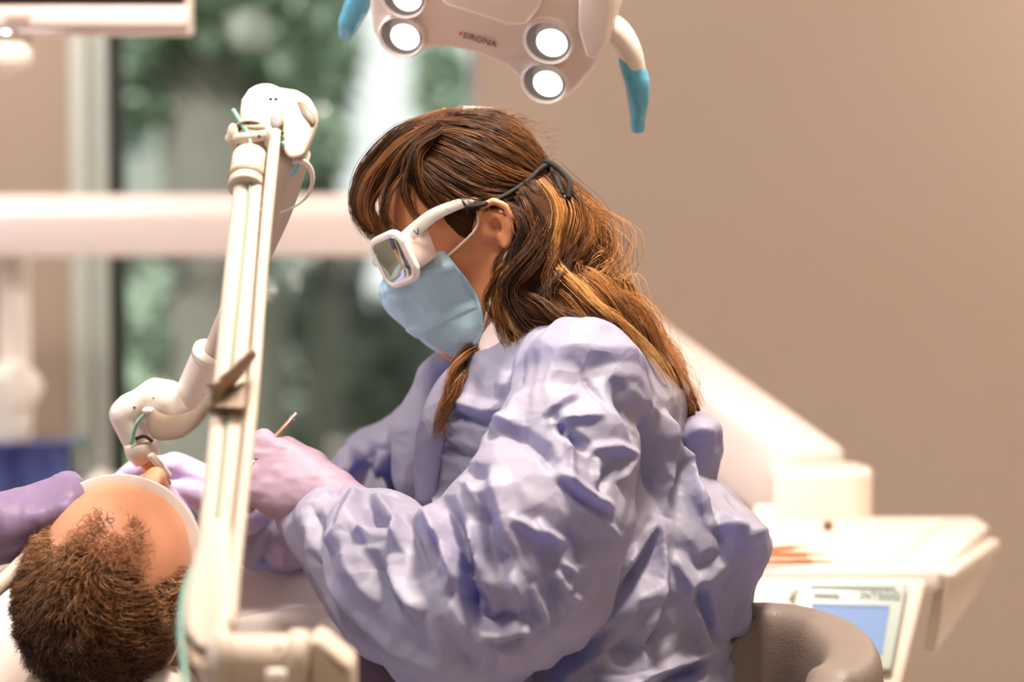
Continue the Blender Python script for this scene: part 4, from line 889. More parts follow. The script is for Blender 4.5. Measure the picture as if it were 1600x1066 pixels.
ffd, fdo = nrm((-.84, -.10, .52)), nrm((.42, .10, .90))
wf2 = P(384, 792, 2.62)
def far_glove():
    hand_into(S, wf2, ffd, fdo, 1, 1.0, ((30, 38, 25), (40, 45, 30), (48, 48, 30), (52, 50, 30)), 3, ((.034, .036, -.012), (.066, .044, -.016), (.094, .030, -.030)), .005, 1.1)
    S.chain([P(470, 824, 2.68), wf_ - ffd * .03, wf_ + ffd * .02, wf2, wf2 + ffd * .02], [.032, .036, .036, .032, .03], .02)
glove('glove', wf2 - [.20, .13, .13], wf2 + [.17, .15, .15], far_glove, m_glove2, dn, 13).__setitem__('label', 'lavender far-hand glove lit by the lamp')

# ---- face mask with pleats and ear loops
def mask_geo(thick=0.0):
    # rows run from the nose bridge to under the chin, columns around the face, in head axes
    rows = [(.030, .112, .060), (.004, .126, .071), (-.024, .136, .073), (-.052, .132, .068), (-.080, .122, .066), (-.106, .106, .060), (-.124, .088, .054)]
    zc = np.array([r[0] for r in rows]); xf = np.array([r[1] for r in rows]); hw = np.array([r[2] for r in rows]); n, mcol = 60, 72
    t = np.linspace(0, len(rows) - 1, n); z = np.interp(t, range(len(rows)), zc); X = catmull(np.stack([xf, hw, zc], 1), n); G = []
    for i in range(n):
        u = np.linspace(-1, 1, mcol); a = u * math.radians(100); xb = .034 + .006 * math.cos(i / n * 6)
        x = xb + (X[i, 0] - xb) * np.cos(np.clip(a, -1.5707, 1.5707)) ** .75; y = X[i, 1] * np.sign(u) * np.abs(np.sin(np.clip(a, -1.5707, 1.5707))) ** .8
        zz = np.full(mcol, X[i, 2]); side = np.clip((np.abs(u) - .55) / .45, 0, 1)
        zz = zz + side * ((-.052 - zz) * (.16 if X[i, 2] > -.03 else .38)); zz = zz - side * .008; x = x + .016 * side * (np.abs(z[i] + .05) < .2)
        G.append(np.stack([x, y, zz], 1))
    G = np.array(G); g2 = G.reshape(-1, 3); row = np.repeat(np.arange(n), mcol) / n; uu = np.tile(np.linspace(-1, 1, mcol), n)
    nr = g2 - [.03, 0, -.05]; nr /= np.linalg.norm(nr, axis=1)[:, None]
    pl = (tri_(row * 3.0 + .2 + .10 * np.abs(uu)) > .55) * .0022 * (np.abs(uu) < .9)
    fold = crumple(g2 + 3, 4, 18, 2) * .0050 + crumple(g2 + 1, 6, 9, 2) * .0070
    g2 = g2 + nr * (pl + fold)[:, None] * np.clip((1.02 - np.abs(uu)) / .2, .2, 1)[:, None] - nr * thick
    return g2, n, mcol
g2, n_, m_ = mask_geo(); W_ = np.array([HW(*q) for q in g2]); g3, _, _ = mask_geo(.0022); W3 = np.array([HW(*q) for q in g3])
F = [(i * m_ + j, i * m_ + j + 1, (i + 1) * m_ + j + 1, (i + 1) * m_ + j) for i in range(n_ - 1) for j in range(m_ - 1)]; K = n_ * m_
F2 = F + [tuple(K + q for q in reversed(f)) for f in F]
ring = [j for j in range(m_)] + [i * m_ + m_ - 1 for i in range(1, n_)] + [(n_ - 1) * m_ + j for j in range(m_ - 2, -1, -1)] + [i * m_ for i in range(n_ - 2, 0, -1)]
F2 += [(ring[i], K + ring[i], K + ring[(i + 1) % len(ring)], ring[(i + 1) % len(ring)]) for i in range(len(ring))]
m_mask = M('pale blue mask', (194, 230, 248), .7, var=.03, trans=.18, crease=((16, .8), (38, .5)))
mask = mk('face_mask', (np.vstack([W_, W3]), F2), m_mask, dn)
mk('nose_wire', sweep([W_[3 * m_ + j] + hf * .0012 for j in range(20, 53, 4)], .0016, 8, 24), m_mask, mask)
m_loop = M('white ear loop', (236, 214, 200), .7)
for s in (-1, 1):
    top = W_[(8 * m_) + (m_ - 2 if s > 0 else 1)]; bot = W_[(n_ - 9) * m_ + (m_ - 2 if s > 0 else 1)]
    mk('ear_loop', sweep([top, HW(.012, .084 * s, .008), HW(.001, .080 * s, .028), HW(-.016, .074 * s, .036), HW(-.032, .076 * s, .016), HW(-.026, .080 * s, -.008), HW(-.010, .085 * s, -.026), HW(.004, .080 * s, -.042), bot], .0014, 8, 50), m_loop, mask)
    mk('side_seam', sweep([W_[i * m_ + (m_ - 3 if s > 0 else 2)] for i in range(3, n_ - 3, 6)], .0014, 8, 30), m_mask, mask)
# ---- the dentist's hair: cap strands combed back, bangs, and long wavy locks
HC = HW(.013, 0, .046); HB = np.array([nrm(HW(1, 0, 0) - HW(0, 0, 0)), nrm(HW(0, 1, 0) - HW(0, 0, 0)), nrm(HW(0, 0, 1) - HW(0, 0, 0))])
HR = np.array([.0935, .0775, .0895])
def on_head(px, py, off=0.0):
    """near-side point of the hair surface seen at a place in the photo (arrays allowed)"""
    px = np.asarray(px, float); py = np.asarray(py, float); u = (px - 800) / FPX; v = (533 - py) / FPX
    d = np.stack([u, cP + v * sP, -sP + v * cP], -1); o = ((np.array([0, 0, CAMZ]) - HC) @ HB.T)
    R = HR + np.asarray(off)[..., None]; dl = (d @ HB.T) / R; ol = o / R
    a = (dl * dl).sum(-1); b = (dl * ol).sum(-1); c = (ol * ol).sum(-1) - 1; disc = b * b - a * c
    t = (-b - np.sqrt(np.maximum(disc, 0))) / a; q = ol + t[..., None] * dl; q = q / np.maximum(np.linalg.norm(q, axis=-1), 1e-6)[..., None]
    return HC + (q * R) @ HB
guides = np.array([catmull(g, 14) for g in (
    [(648, 250), (672, 292), (706, 322), (745, 330), (795, 322)], [(630, 232), (688, 272), (748, 302), (800, 306), (838, 292)],
    [(640, 210), (708, 236), (774, 268), (824, 284), (850, 280)], [(664, 192), (738, 205), (800, 238), (838, 265), (856, 276)],
    [(690, 180), (762, 186), (818, 212), (846, 245), (860, 268)], [(690, 172), (756, 168), (812, 186), (844, 225), (862, 262)])], float)
def cap(n, m=16, mirror=False, seed=1):
    g = np.random.default_rng(seed); u = g.random(n) * (len(guides) - 1); i = np.minimum(u.astype(int), len(guides) - 2); f = (u - i)[:, None, None]
    G = guides[i] * (1 - f) + guides[i + 1] * f; t0 = g.uniform(0, .22, n) ** 1.3; t1 = np.clip(g.uniform(.8, 1.05, n), 0, 1)
    T = (t0[:, None] + (t1 - t0)[:, None] * np.linspace(0, 1, m)[None]) * 13; k = np.minimum(T.astype(int), 12); ff = (T - k)[..., None]
    q = np.take_along_axis(G, k[..., None].repeat(2, 2), 1) * (1 - ff) + np.take_along_axis(G, (k + 1)[..., None].repeat(2, 2), 1) * ff
    lk = np.floor(u * 9); ph = np.modf(np.sin(lk * 12.9898) * 43758.5)[0] * 6.28
    q[..., 1] += (np.sin(T * .55 + ph[:, None]) * 3.2) + g.normal(0, 2.0, n)[:, None]; q[..., 0] += g.normal(0, 2.0, n)[:, None]
    off = g.uniform(-.001, .0045, n)[:, None] + .0022 * np.sin(T * .7 + ph[:, None] * 1.7) + g.normal(0, .0006, (n, m)) + (g.random(n) < .03)[:, None] * .004
    L = on_head(q[..., 0], q[..., 1], off)
    if mirror: l = (L - HC) @ HB.T; l[..., 1] *= -1; L = HC + l @ HB
    tint = .24 + .10 * np.sin(lk * 2.3)[:, None] + g.normal(0, .08, (n, 1)) + .10 * (T / 13 > .4)
    return L, np.clip(tint, 0, 1) * np.ones((n, m))
def lock(pts, rad, n, m=26, wave=.005, per=2.4, tint=(.3, .6), seed=1, sub=9, spread=.33, jit=.0009, ends=.25):
    """pts: (px, py, offset from her middle plane); strands gathered into sub-locks that wave together"""
    g = np.random.default_rng(seed); p = np.array([P(x, y, DY + o) for x, y, o in pts]); c = catmull(p, m); T = np.gradient(c, axis=0); T /= np.linalg.norm(T, axis=1)[:, None]
    U = np.cross(T, (0.1, 1, 0.05)); U /= np.linalg.norm(U, axis=1)[:, None]; W = np.cross(U, T); r = np.interp(np.linspace(0, 1, m), np.linspace(0, 1, len(rad)), rad)
    s = g.integers(0, sub, n); sa = g.uniform(0, 6.28, sub); sr = np.sqrt(g.random(sub)) * .85; sp = g.uniform(0, 6.28, sub); sper = per * g.uniform(.8, 1.25, sub); samp = wave * g.uniform(.6, 1.3, sub); st_ = g.normal(0, .16, sub)
    t = np.linspace(0, 1, m); ea = g.uniform(0, 6.28, n); er = np.sqrt(g.random(n)) * spread; loose = 1 + (g.random(n) < .06) * g.uniform(.5, 1.6, n)
    ox = (sr * np.cos(sa))[s][:, None] * r + (er * np.cos(ea) * loose)[:, None] * r; oy = (sr * np.sin(sa))[s][:, None] * r + (er * np.sin(ea) * loose)[:, None] * r
    a = sp[s][:, None] + 6.28 * sper[s][:, None] * t + g.normal(0, .25, n)[:, None]; env = np.clip(t * 5, 0, 1)
    ox = ox + samp[s][:, None] * np.sin(a) * env; oy = oy + samp[s][:, None] * .8 * np.cos(a) * env
    L = c[None] + ox[..., None] * U[None] + oy[..., None] * W[None]; L = L + np.cumsum(g.normal(0, jit, (n, m, 3)), axis=1) * .5 * (t[None, :, None])
    end = g.uniform(1 - ends, 1, n); k = end[:, None] * (m - 1) * t[None]; i = np.minimum(k.astype(int), m - 2); f = (k - i)[..., None]
    L = np.take_along_axis(L, i[..., None].repeat(3, 2), 1) * (1 - f) + np.take_along_axis(L, (i + 1)[..., None].repeat(3, 2), 1) * f
    ti = tint[0] + (tint[1] - tint[0]) * t[None] + st_[s][:, None] + g.normal(0, .09, n)[:, None]
    return L, np.clip(ti, 0, 1)
m_hair = hair_mat('brown hair with golden lengths', [(0, (34, 20, 12)), (.3, (82, 50, 28)), (.55, (138, 88, 46)), (.8, (206, 142, 78)), (1, (236, 186, 122))], .34, .3)
locks = [
    # bangs
    (([(700, 182, 0), (628, 215, -.012), (576, 268, -.012), (560, 318, -.012), (576, 356, -.016), (600, 380, -.022)], [.010, .014, .013, .010, .008, .003], 330), dict(wave=.0025, per=1.0, tint=(.22, .30), seed=31, sub=14)),
    (([(700, 186, -.03), (636, 226, -.042), (588, 276, -.044), (572, 322, -.044), (588, 356, -.046), (610, 374, -.05)], [.010, .013, .012, .009, .007, .003], 300), dict(wave=.0025, per=1.0, tint=(.20, .34), seed=32, sub=12)),
    (([(700, 184, .03), (636, 222, .034), (584, 268, .036), (566, 312, .036), (578, 350, .036), (596, 372, .034)], [.010, .013, .012, .010, .008, .003], 240), dict(wave=.0025, per=1.0, tint=(.22, .32), seed=33, sub=12)),
    (([(690, 198, -.05), (645, 236, -.060), (612, 284, -.062), (598, 326, -.060), (606, 352, -.058), (622, 368, -.058)], [.010, .010, .008, .006, .004, .002], 150), dict(wave=.003, per=1.0, tint=(.18, .26), seed=34, sub=7)),
    (([(690, 206, -.058), (656, 240, -.070), (662, 290, -.074), (688, 326, -.075), (722, 338, -.076)], [.008, .011, .009, .007, .004], 240), dict(wave=.003, per=.8, tint=(.14, .20), seed=35, sub=9)),
    (([(676, 206, -.055), (640, 246, -.066), (632, 292, -.068), (646, 330, -.070), (672, 348, -.072)], [.006, .006, .004, .003, .002], 60), dict(wave=.002, per=.8, tint=(.22, .40), seed=36, sub=5)),
    # behind the ear and down the back
    (([(812, 296, -.062), (838, 318, -.076), (852, 360, -.084), (842, 410, -.088), (818, 452, -.088), (826, 492, -.094), (866, 520, -.108)], [.010, .016, .017, .016, .014, .012, .006], 380), dict(tint=(.25, .6), seed=40, wave=.005, per=2.6, sub=12)),
    (([(790, 318, -.068), (822, 345, -.078), (832, 392, -.084), (806, 430, -.086), (792, 470, -.084), (806, 505, -.096), (842, 528, -.115)], [.010, .014, .015, .014, .012, .009, .004], 330), dict(tint=(.22, .62), seed=41, wave=.005)),
    (([(835, 290, -.06), (858, 335, -.076), (846, 395, -.088), (852, 438, -.092), (900, 474, -.095), (950, 512, -.092), (992, 562, -.078), (1030, 612, -.060), (1064, 660, -.040)], [.012, .017, .019, .019, .020, .019, .017, .016, .010], 620), dict(tint=(.35, .66), seed=42, wave=.0065, per=3.0, sub=14)),
    (([(850, 284, -.03), (884, 326, -.052), (890, 378, -.064), (872, 420, -.070), (904, 452, -.074), (956, 482, -.070), (1006, 534, -.060), (1046, 592, -.046), (1080, 648, -.030)], [.014, .019, .021, .020, .020, .019, .018, .017, .010], 620), dict(tint=(.45, .74), seed=43, wave=.007, per=3.0, sub=14)),
    (([(858, 276, 0), (902, 326, -.012), (926, 378, -.024), (922, 424, -.032), (954, 456, -.034), (992, 500, -.030), (1028, 552, -.022), (1066, 604, -.016), (1090, 644, -.010)], [.012, .016, .017, .017, .017, .018, .017, .015, .008], 460), dict(tint=(.5, .82), seed=44, wave=.006, per=3.2, sub=11)),
    (([(856, 272, .03), (905, 330, .03), (930, 386, .025), (938, 436, .02), (972, 474, .018), (1008, 520, .02), (1040, 572, .02), (1070, 620, .02)], [.014, .018, .018, .018, .017, .015, .012, .005], 380), dict(tint=(.4, .7), seed=45, wave=.006, per=3.0, sub=9)),
    (([(818, 304, -.07), (842, 352, -.084), (822, 412, -.094), (806, 456, -.096), (842, 492, -.102), (902, 516, -.104), (958, 552, -.092), (1000, 604, -.078), (1030, 646, -.06)], [.010, .014, .016, .017, .018, .017, .014, .011, .005], 520), dict(tint=(.16, .48), seed=46, wave=.0065, per=2.8, sub=12)),
    (([(800, 326, -.070), (818, 380, -.078), (790, 424, -.080), (778, 468, -.076), (786, 504, -.080), (806, 538, -.098), (828, 545, -.11)], [.006, .010, .011, .010, .008, .006, .002], 200), dict(tint=(.3, .6), seed=47, wave=.005, per=2)),
    (([(850, 330, -.04), (880, 400, -.07), (860, 450, -.09), (880, 490, -.10), (930, 520, -.10), (980, 570, -.08), (1020, 630, -.06), (1058, 670, -.05)], [.016, .020, .020, .019, .017, .015, .012, .004], 420), dict(tint=(.2, .6), seed=48, wave=.008, per=3.4, sub=12)),
    (([(870, 300, -.02), (930, 340, -.02), (962, 396, -.03), (950, 440, -.04), (985, 480, -.04), (1034, 546, -.03), (1072, 610, -.02), (1086, 664, -.02)], [.010, .018, .022, .022, .020, .018, .015, .006], 90), dict(tint=(.5, .9), seed=49, wave=.009, per=4, sub=40, spread=.6, jit=.002)),
    # a lock over the far shoulder, under the mask
    (([(772, 520, -.02), (738, 548, -.05), (716, 578, -.075), (704, 612, -.085), (692, 650, -.085), (682, 692, -.085)], [.010, .010, .009, .008, .007, .003], 240), dict(tint=(.2, .55), seed=50, wave=.004, per=1.6)),
]
LL, TT = [], []
for mir, n in ((False, 3200), (True, 1100)):
    L, t_ = cap(n, 16, mir, 5 + mir); LL.append(L); TT.append(t_)
hair = strands('hair', np.concatenate(LL), rng.uniform(.00022, .00042, 4300), m_hair, dbody, np.concatenate(TT))
LL, TT = [], []
for a_, k_ in locks:
    L, t_ = lock(*a_, **k_); LL.append(L); TT.append(t_)
LL = np.concatenate(LL); strands('hair_locks', LL, rng.uniform(.0002, .00042, len(LL)), m_hair, hair, np.concatenate(TT))
# a few stray hairs round the crown
g = np.random.default_rng(77); n = 70; sx = g.uniform(640, 850, n); cx_ = np.interp(sx, [640, 700, 740, 790, 830, 850], [208, 176, 167, 172, 204, 250])
q = np.stack([np.stack([sx + k * g.uniform(-2, 7, n), cx_ + 4 - np.sin(k / 9 * 3.1) * g.uniform(1, 9, n) + k * g.uniform(-.5, 2.5, n)], -1) for k in range(10)], 1)
L = on_head(q[..., 0], q[..., 1], np.zeros(q.shape[:2]) + .003); 
Lm = np.stack([np.array([P(x, y, DY) for x, y in row]) for row in q]); strands('stray_hairs', Lm, np.full(n, .00016), m_hair, hair, np.full((n, 10), .55))
# dark inner mass that keeps the hair opaque
S = sdf_box(ho - [.14, .13, .32], ho + [.30, .13, .17], .004)
S.ell(HC, HR - .003, HB, .01); S.ell(HW(.140, 0, .020), (.108, .12, .092), HB, .008, 'sub'); S.ell(HW(.09, 0, -.055), (.11, .10, .062), HB, .008, 'sub')
for s in (-1, 1): S.ell(HW(-.012, .088 * s, -.004), (.028, .026, .034), HB, .006, 'sub')
for (pts, rad, n), kw in locks[6:16]: 
    if n > 150: S.chain([P(x, y, DY + o) for x, y, o in pts], np.interp(np.linspace(0, 1, len(pts)), np.linspace(0, 1, len(rad)), rad) * .62, .006)
for s in (-1, 1): S.ell(HW(-.012, .088 * s, -.004), (.026, .022, .032), HB, .004, 'sub')
V, Q = S.mesh(); mk('hair_mass', (relax(V, Q, 1), Q), M('deep brown hair', (66, 40, 23), .8, var=.35, scale=70, bump=.5, bscale=160, spec=.1), hair)

# ---- her laser goggles: two mirrored lenses, white frame, side shields and a black cord
gl = thing('goggles', 'white framed goggles with mirrored lenses and black cord on the dentist', 'goggles', HW(.1, 0, 0))
m_gw = M('glossy white frame', (240, 232, 224), .25, var=.02, coat=.4); m_lens = M('mirrored lens', (150, 166, 166), .06, metal=1.0, var=.2, scale=30)
m_shield = M('frosted side shield', (236, 214, 204), .4, trans=.35); m_cord = M('black braided cord', (24, 20, 20), .7, bump=.6, bscale=900)
def rrect(c, U, Vv, hw, hh, r, n=7, sk=0.0):
    pts = []
    for sx, sy, a0 in ((1, 1, 0), (-1, 1, 90), (-1, -1, 180), (1, -1, 270)):
        for k in range(n):
            a = math.radians(a0 + 90 * k / (n - 1)); x = sx * (hw - r) + r * math.cos(a); y = sy * (hh - r) + r * math.sin(a); pts.append(c + U * (x + sk * y) + Vv * y)
    return np.array(pts)
leftv = HB[1]
lens_out = {}
for s in (1, -1):
    c0 = P(617, 405, 2.455)
    nl = nrm(hf * .80 + leftv * .58 * s - hu * .05); U = nrm(np.cross(hu, nl)); Vv = np.cross(nl, U)
    if s > 0: cl = c0
    else: l = (c0 - ho) @ HB.T; l[1] *= -1; cl = ho + l @ HB
    rim = rrect(cl, U, Vv, .0270, .0245, .012); rim = np.vstack([rim, rim[:1]])
    rm = mk('rim', sweep(rim, .0045, 10, caps=False, up=nl), m_gw, gl)
    mk('lens', prism(rrect(cl + nl * .0005, U, Vv, .0245, .0225, .0105), nl * .003, .001, 2), m_lens, gl)
    out_ = cl - U * .028 * (1 if s > 0 else -1) * (1 if np.dot(U, leftv) * s < 0 else -1); lens_out[s] = (cl, U, Vv, nl, out_)
    e1 = out_ + Vv * .016; W2 = lambda x, z, y=.080: HW(x, y * s, z)
    mk('temple', sweep([out_ + Vv * .012 + nl * .001, W2(.084, .030, .077), W2(.050, .040, .086), W2(.020, .040, .089), W2(.004, .037, .087), W2(-.008, .031, .080), W2(-.018, .020, .072)], [.0080, .0080, .0068, .0056, .0046, .004, .0035], 14, 40, up=hu, sq=1.0, prof=[(.42 * math.cos(a), 1.0 * math.sin(a)) for a in np.linspace(0, 2 * math.pi, 14, endpoint=False)]), m_gw, gl)
    sh_ = [out_ + Vv * .014, out_ - Vv * .020, W2(.074, -.004, .076), W2(.062, -.002, .079), W2(.060, .034, .080), W2(.080, .030, .078)]
    mk('side_shield', prism(sh_, leftv * .0018 * s, .0006, 1), m_shield, gl)
mk('nose_bridge', sweep([lens_out[1][0] + lens_out[1][1] * .020 * np.sign(np.dot(lens_out[1][1], -leftv)) + hu * .012, HW(.128, 0, .018), lens_out[-1][0] + lens_out[-1][1] * .020 * np.sign(np.dot(lens_out[-1][1], leftv)) + hu * .012], .005, 12, 14), m_gw, gl)
lw = letters('V', .010, HW(.072, .0835, .030), -hf, hu); mk('lettering', lw, M('black print', (30, 28, 28), .5), gl, smooth=False)
cq = np.array([(728, 324), (760, 318), (795, 302), (825, 282), (846, 262), (858, 258)], float); cq = catmull(cq, 24)
cp = on_head(cq[:, 0], cq[:, 1], np.full(24, .0078)); l = (cp - HC) @ HB.T; l[:, 1] *= -1; cpm = HC + l @ HB
st = mk('cord', sweep(np.vstack([cp, cpm[::-1]]), .0024, 10), m_cord, gl)
mk('cord_loop', sweep([on_head([732], [334], .006)[0], on_head([728], [322], .007)[0], on_head([722], [314], .006)[0]], .0016, 8, 10), m_cord, st)
kn = P(856, 262, DY - .01); mk('knot', sph(kn, (.008, .007, .006), seg=14, rings=8), m_cord, st)
mk('cord_tail', sweep([P(840, 256, DY - .02), P(858, 254, DY - .03), P(878, 268, DY - .05), P(890, 286, DY - .06), P(888, 310, DY - .065)], .0030, 10, 24), m_cord, st)
mk('cord_tail', sweep([P(858, 262, DY - .01), P(868, 276, DY - .045), P(874, 290, DY - .06), P(880, 304, DY - .065)], .0022, 10, 16), m_cord, st)

# ------------------------------------------------------------------ dental mirror in the near hand
dm = thing('dental_mirror', 'thin steel dental mirror handle sticking up from the mauve glove', 'dental mirror', P(425, 690, 2.46))
a_, b_ = P(462, 648, 2.48), P(400, 718, 2.445)
mk('handle', sweep([a_, b_], [.0030, .0030], 14, roundcap=.5), M('bronze tinted steel', (196, 156, 132), .18, metal=.8), dm)
mk('grip_ring', sweep([a_ + (b_ - a_) * .06, a_ + (b_ - a_) * .10], .0034, 14), m_chrome, dm)
mk('neck', sweep([b_, b_ + (b_ - a_) * .45 + [0, 0, 0], b_ + (b_ - a_) * .7 + [-.01, .01, 0]], [.002, .0014, .0012], 10, 12), m_chrome, dm)
e_ = b_ + (b_ - a_) * .7 + np.array([-.01, .01, 0]); mk('mirror_disc', lathe([(.009, -.001), (.010, 0), (.009, .001)], e_ + [-.006, 0, -.006], (.3, -.2, .9), 24), m_chrome, dm)

# ------------------------------------------------------------------ articulated laser arm in the foreground
lz = thing('laser_arm', 'cream articulated laser arm with jointed tubes standing before the patient', 'laser arm', (P(430, 0, 1.86)[0], 1.86, 0))
m_tube = M('cream arm enamel', (200, 184, 167), .5, var=.02, bump=.02, spec=.3); m_tp = M('taupe clip', (146, 122, 99), .5, var=.05)
m_grn = M('green cable', (104, 146, 130), .45); m_hole = M('screw hole', (60, 46, 38), .6)
dd = lambda y: 1.90 + (985 - y) / (985 - 205) * .43                      # the lower arm leans away from the camera as it rises
tub = lambda x, y, o=0: P(x, y, dd(y) + o)
mk('tube', sweep([tub(x, y) for x, y in ((382, 262), (367, 400), (348, 600), (331, 780), (322, 860))], [.0082, .0086, .0085, .0085, .0085], 18, 30), m_tube, lz)
mk('tube', sweep([tub(x, y) for x, y in ((402, 262), (390, 400), (372, 600), (354, 780), (345, 860))], [.0080, .0090, .0090, .0088, .0085], 18, 30), m_tube, lz)
mk('cable', sweep([tub(x, y, -.012) for x, y in ((364, 172), (372, 185), (388, 212), (392, 240), (390, 300), (379, 420), (360, 600), (342, 780), (322, 850), (298, 890), (287, 930), (282, 980), (287, 1035), (292, 1090))], [.0026] * 3 + [.0015] * 1 + [.0008] * 4 + [.0016] * 2 + [.0028] * 4, 10, 90), m_grn, lz)
fo = [(318, 815), (358, 815), (364, 860), (368, 930), (364, 990), (352, 1012), (338, 1030), (300, 1012), (282, 985), (285, 935), (300, 870)]
mk('lower_fairing', prism([tub(x, y, -.02) for x, y in fo], (0, .05, 0), .012, 4), m_tube, lz)
mk('fairing_underside', prism([tub(x, y, -.012) for x, y in ((284, 990), (302, 1014), (340, 1034), (336, 1062), (296, 1040))], (0, .04, 0), .004, 2), m_tp, lz)
mk('push_rod', sweep([tub(x, y, -.012) for x, y in ((431, 206), (425, 260), (412, 400), (397, 600), (379, 780), (366, 900), (358, 985))], [.0052, .0058, .0052, .0052, .0052, .0054, .0054], 14, 30), m_tube, lz)
mk('rod_bracket', box(tub(403, 330, .0), (.024, .012, .005), bev=.002), m_tube, lz)
ax_ = nrm(tub(392, 240) - tub(384, 300))
mk('collar', lathe([(.0165, -.030), (.0172, -.028), (.0168, .010), (.0150, .014)], tub(389, 258), ax_, 32), m_tube, lz)
mk('collar_band', lathe([(.0172, -.004), (.0180, -.003), (.0180, .001), (.0172, .002)], tub(386, 278), ax_, 32), m_tp, lz)
fl_ = mk('flange', sweep([tub(393, 212, .006) + .0205 * (math.cos(t) * np.array([1, 0, .12]) + math.sin(t) * np.array([0, .9, .1])) for t in np.linspace(0, 2 * math.pi, 41)], .0052, 12, caps=False), m_tube, lz)
mk('flange_inner', lathe([(.002, -.001), (.019, -.001), (.019, .001), (.002, .001)], tub(393, 210, .006), ax_, 28), m_tp, fl_)
mk('inner_neck', sweep([tub(391, 228, .004), tub(394, 204, .006)], .0135, 20), m_tp, fl_)
mk('flange_lug', sph(tub(364, 212, -.004), (.006, .008, .012), seg=16, rings=10), m_tube, fl_)
mk('flange_lug', sph(tub(421, 214, -.004), (.006, .008, .012), seg=16, rings=10), m_tube, fl_)
hd = [(374, 202), (373, 176), (376, 155), (388, 138), (404, 129), (420, 130), (436, 134), (442, 150), (441, 180), (438, 203)]
h1 = mk('joint_head', prism([tub(x, y, -.016) for x, y in hd], (0, .044, 0), .007, 4), m_tube, lz)
hd2 = [(428, 135), (462, 140), (480, 150), (492, 172), (494, 186), (486, 215), (474, 244), (452, 250), (442, 236), (440, 196), (434, 160)]
h2_ = mk('joint_block', prism([tub(x, y, -.012) for x, y in hd2], (0, .040, 0), .007, 3), m_tube, lz)
mk('chamfer_plate', prism([tub(x, y, -.0135) for x, y in ((463, 158), (474, 160), (491, 180), (493, 192), (486, 198), (472, 180))], (0, .006, 0), .001, 1), M('dark taupe plate', (112, 92, 76), .5), h2_)
mk('square_port', prism([tub(x, y, -.0165) for x, y in ((421, 180), (440, 183), (437, 197), (430, 202), (421, 198))], (0, .004, 0), .001, 1), M('grey port', (128, 124, 118), .5), h2_)
for x, y in ((423, 155), (431, 155), (387, 193), (405, 213), (441, 208)):
    mk('screw', sph(tub(x, y, -.0165), (.0016, .0012, .0016), seg=10, rings=6), m_hole, h1)
# the second arm comes down behind the first to the elbow at the patient's mouth
us = [(458, 236, 2.345), (440, 300, 2.37), (425, 345, 2.39), (388, 430, 2.43), (345, 530, 2.47), (326, 575, 2.485)]
mk('forearm_tube', sweep([P(*q) for q in us], [.0175, .0165, .0150, .0135, .0130, .0130], 20, 30), m_tube, lz)
mk('forearm_sleeve', sweep([P(328, 552, 2.475), P(324, 562, 2.48), P(300, 618, 2.50), P(284, 650, 2.51)], [.0172, .0180, .0180, .0176], 24, roundcap=.25), m_white, lz)
mk('sleeve_rim', sweep([P(330, 549, 2.474), P(326, 558, 2.478)], [.0188, .0188], 24), m_white, lz)
for x, y in ((304, 566), (288, 608), (334, 576), (318, 616)): mk('screw', sph(P(x, y, 2.484), (.0016, .003, .0016), seg=10, rings=6), m_hole, lz)
S = sdf_box(P(240, 640, 2.5) - [.07, .05, .08], P(240, 640, 2.5) + [.06, .05, .06], .0018)
S.chain([P(272, 640, 2.50), P(262, 628, 2.50), P(244, 622, 2.50)], [.0215, .0225, .0195], .008); S.chain([P(244, 622, 2.50), P(205, 640, 2.50)], [.0185, .0165], .006); S.chain([P(205, 640, 2.50), P(196, 648, 2.50), P(222, 706, 2.505)], [.0165, .0168, .0150], .004)
V, Q = S.mesh(); el = mk('elbow', (relax(V, Q, 1), Q), m_white, lz)
mk('elbow_cap', sweep([P(196, 626, 2.492), P(186, 638, 2.494), P(184, 660, 2.497), P(192, 682, 2.50)], [.004, .0062, .0062, .004], 12, 16, roundcap=.8), m_cream, el)
mk('green_wire', sweep([P(238, 638, 2.476), P(222, 652, 2.476), P(211, 668, 2.48), P(205, 694, 2.485)], .0022, 10, 20), M('pale green wire', (150, 200, 178), .4), el)
mk('wire_knot', sph(P(232, 642, 2.475), (.007, .005, .004), seg=12, rings=8), m_white, el)
for x, y in ((240, 622), (210, 637), (258, 640), (264, 640)): mk('screw', sph(P(x, y, 2.481), (.0014, .002, .0014), seg=10, rings=6), m_hole, el)
mk('nozzle_collar', sweep([P(218, 690, 2.50), P(222, 704, 2.503), P(230, 716, 2.505)], [.0175, .0180, .0150], 24, roundcap=.2), m_cream, lz)
mk('nozzle_slot', sweep([P(212, 686, 2.487), P(226, 682, 2.485), P(238, 690, 2.488)], .0018, 8, 12), m_hole, lz)
hp_ = mk('laser_handpiece', sweep([P(224, 708, 2.50), P(240, 735, 2.505), P(258, 760, 2.51)], [.0100, .0092, .0078], 18, roundcap=.3), M('golden handpiece', (196, 158, 96), .25, metal=.55), lz)
mk('handpiece_tip', sweep([P(258, 760, 2.51), P(272, 776, 2.515), P(285, 795, 2.52)], [.0068, .006, .0045], 16, 10), m_white, hp_)
mk('handpiece_clip', sweep([P(236, 712, 2.488), P(250, 728, 2.49), P(262, 744, 2.495)], .0046, 10, 10, roundcap=.6), m_cream, hp_)
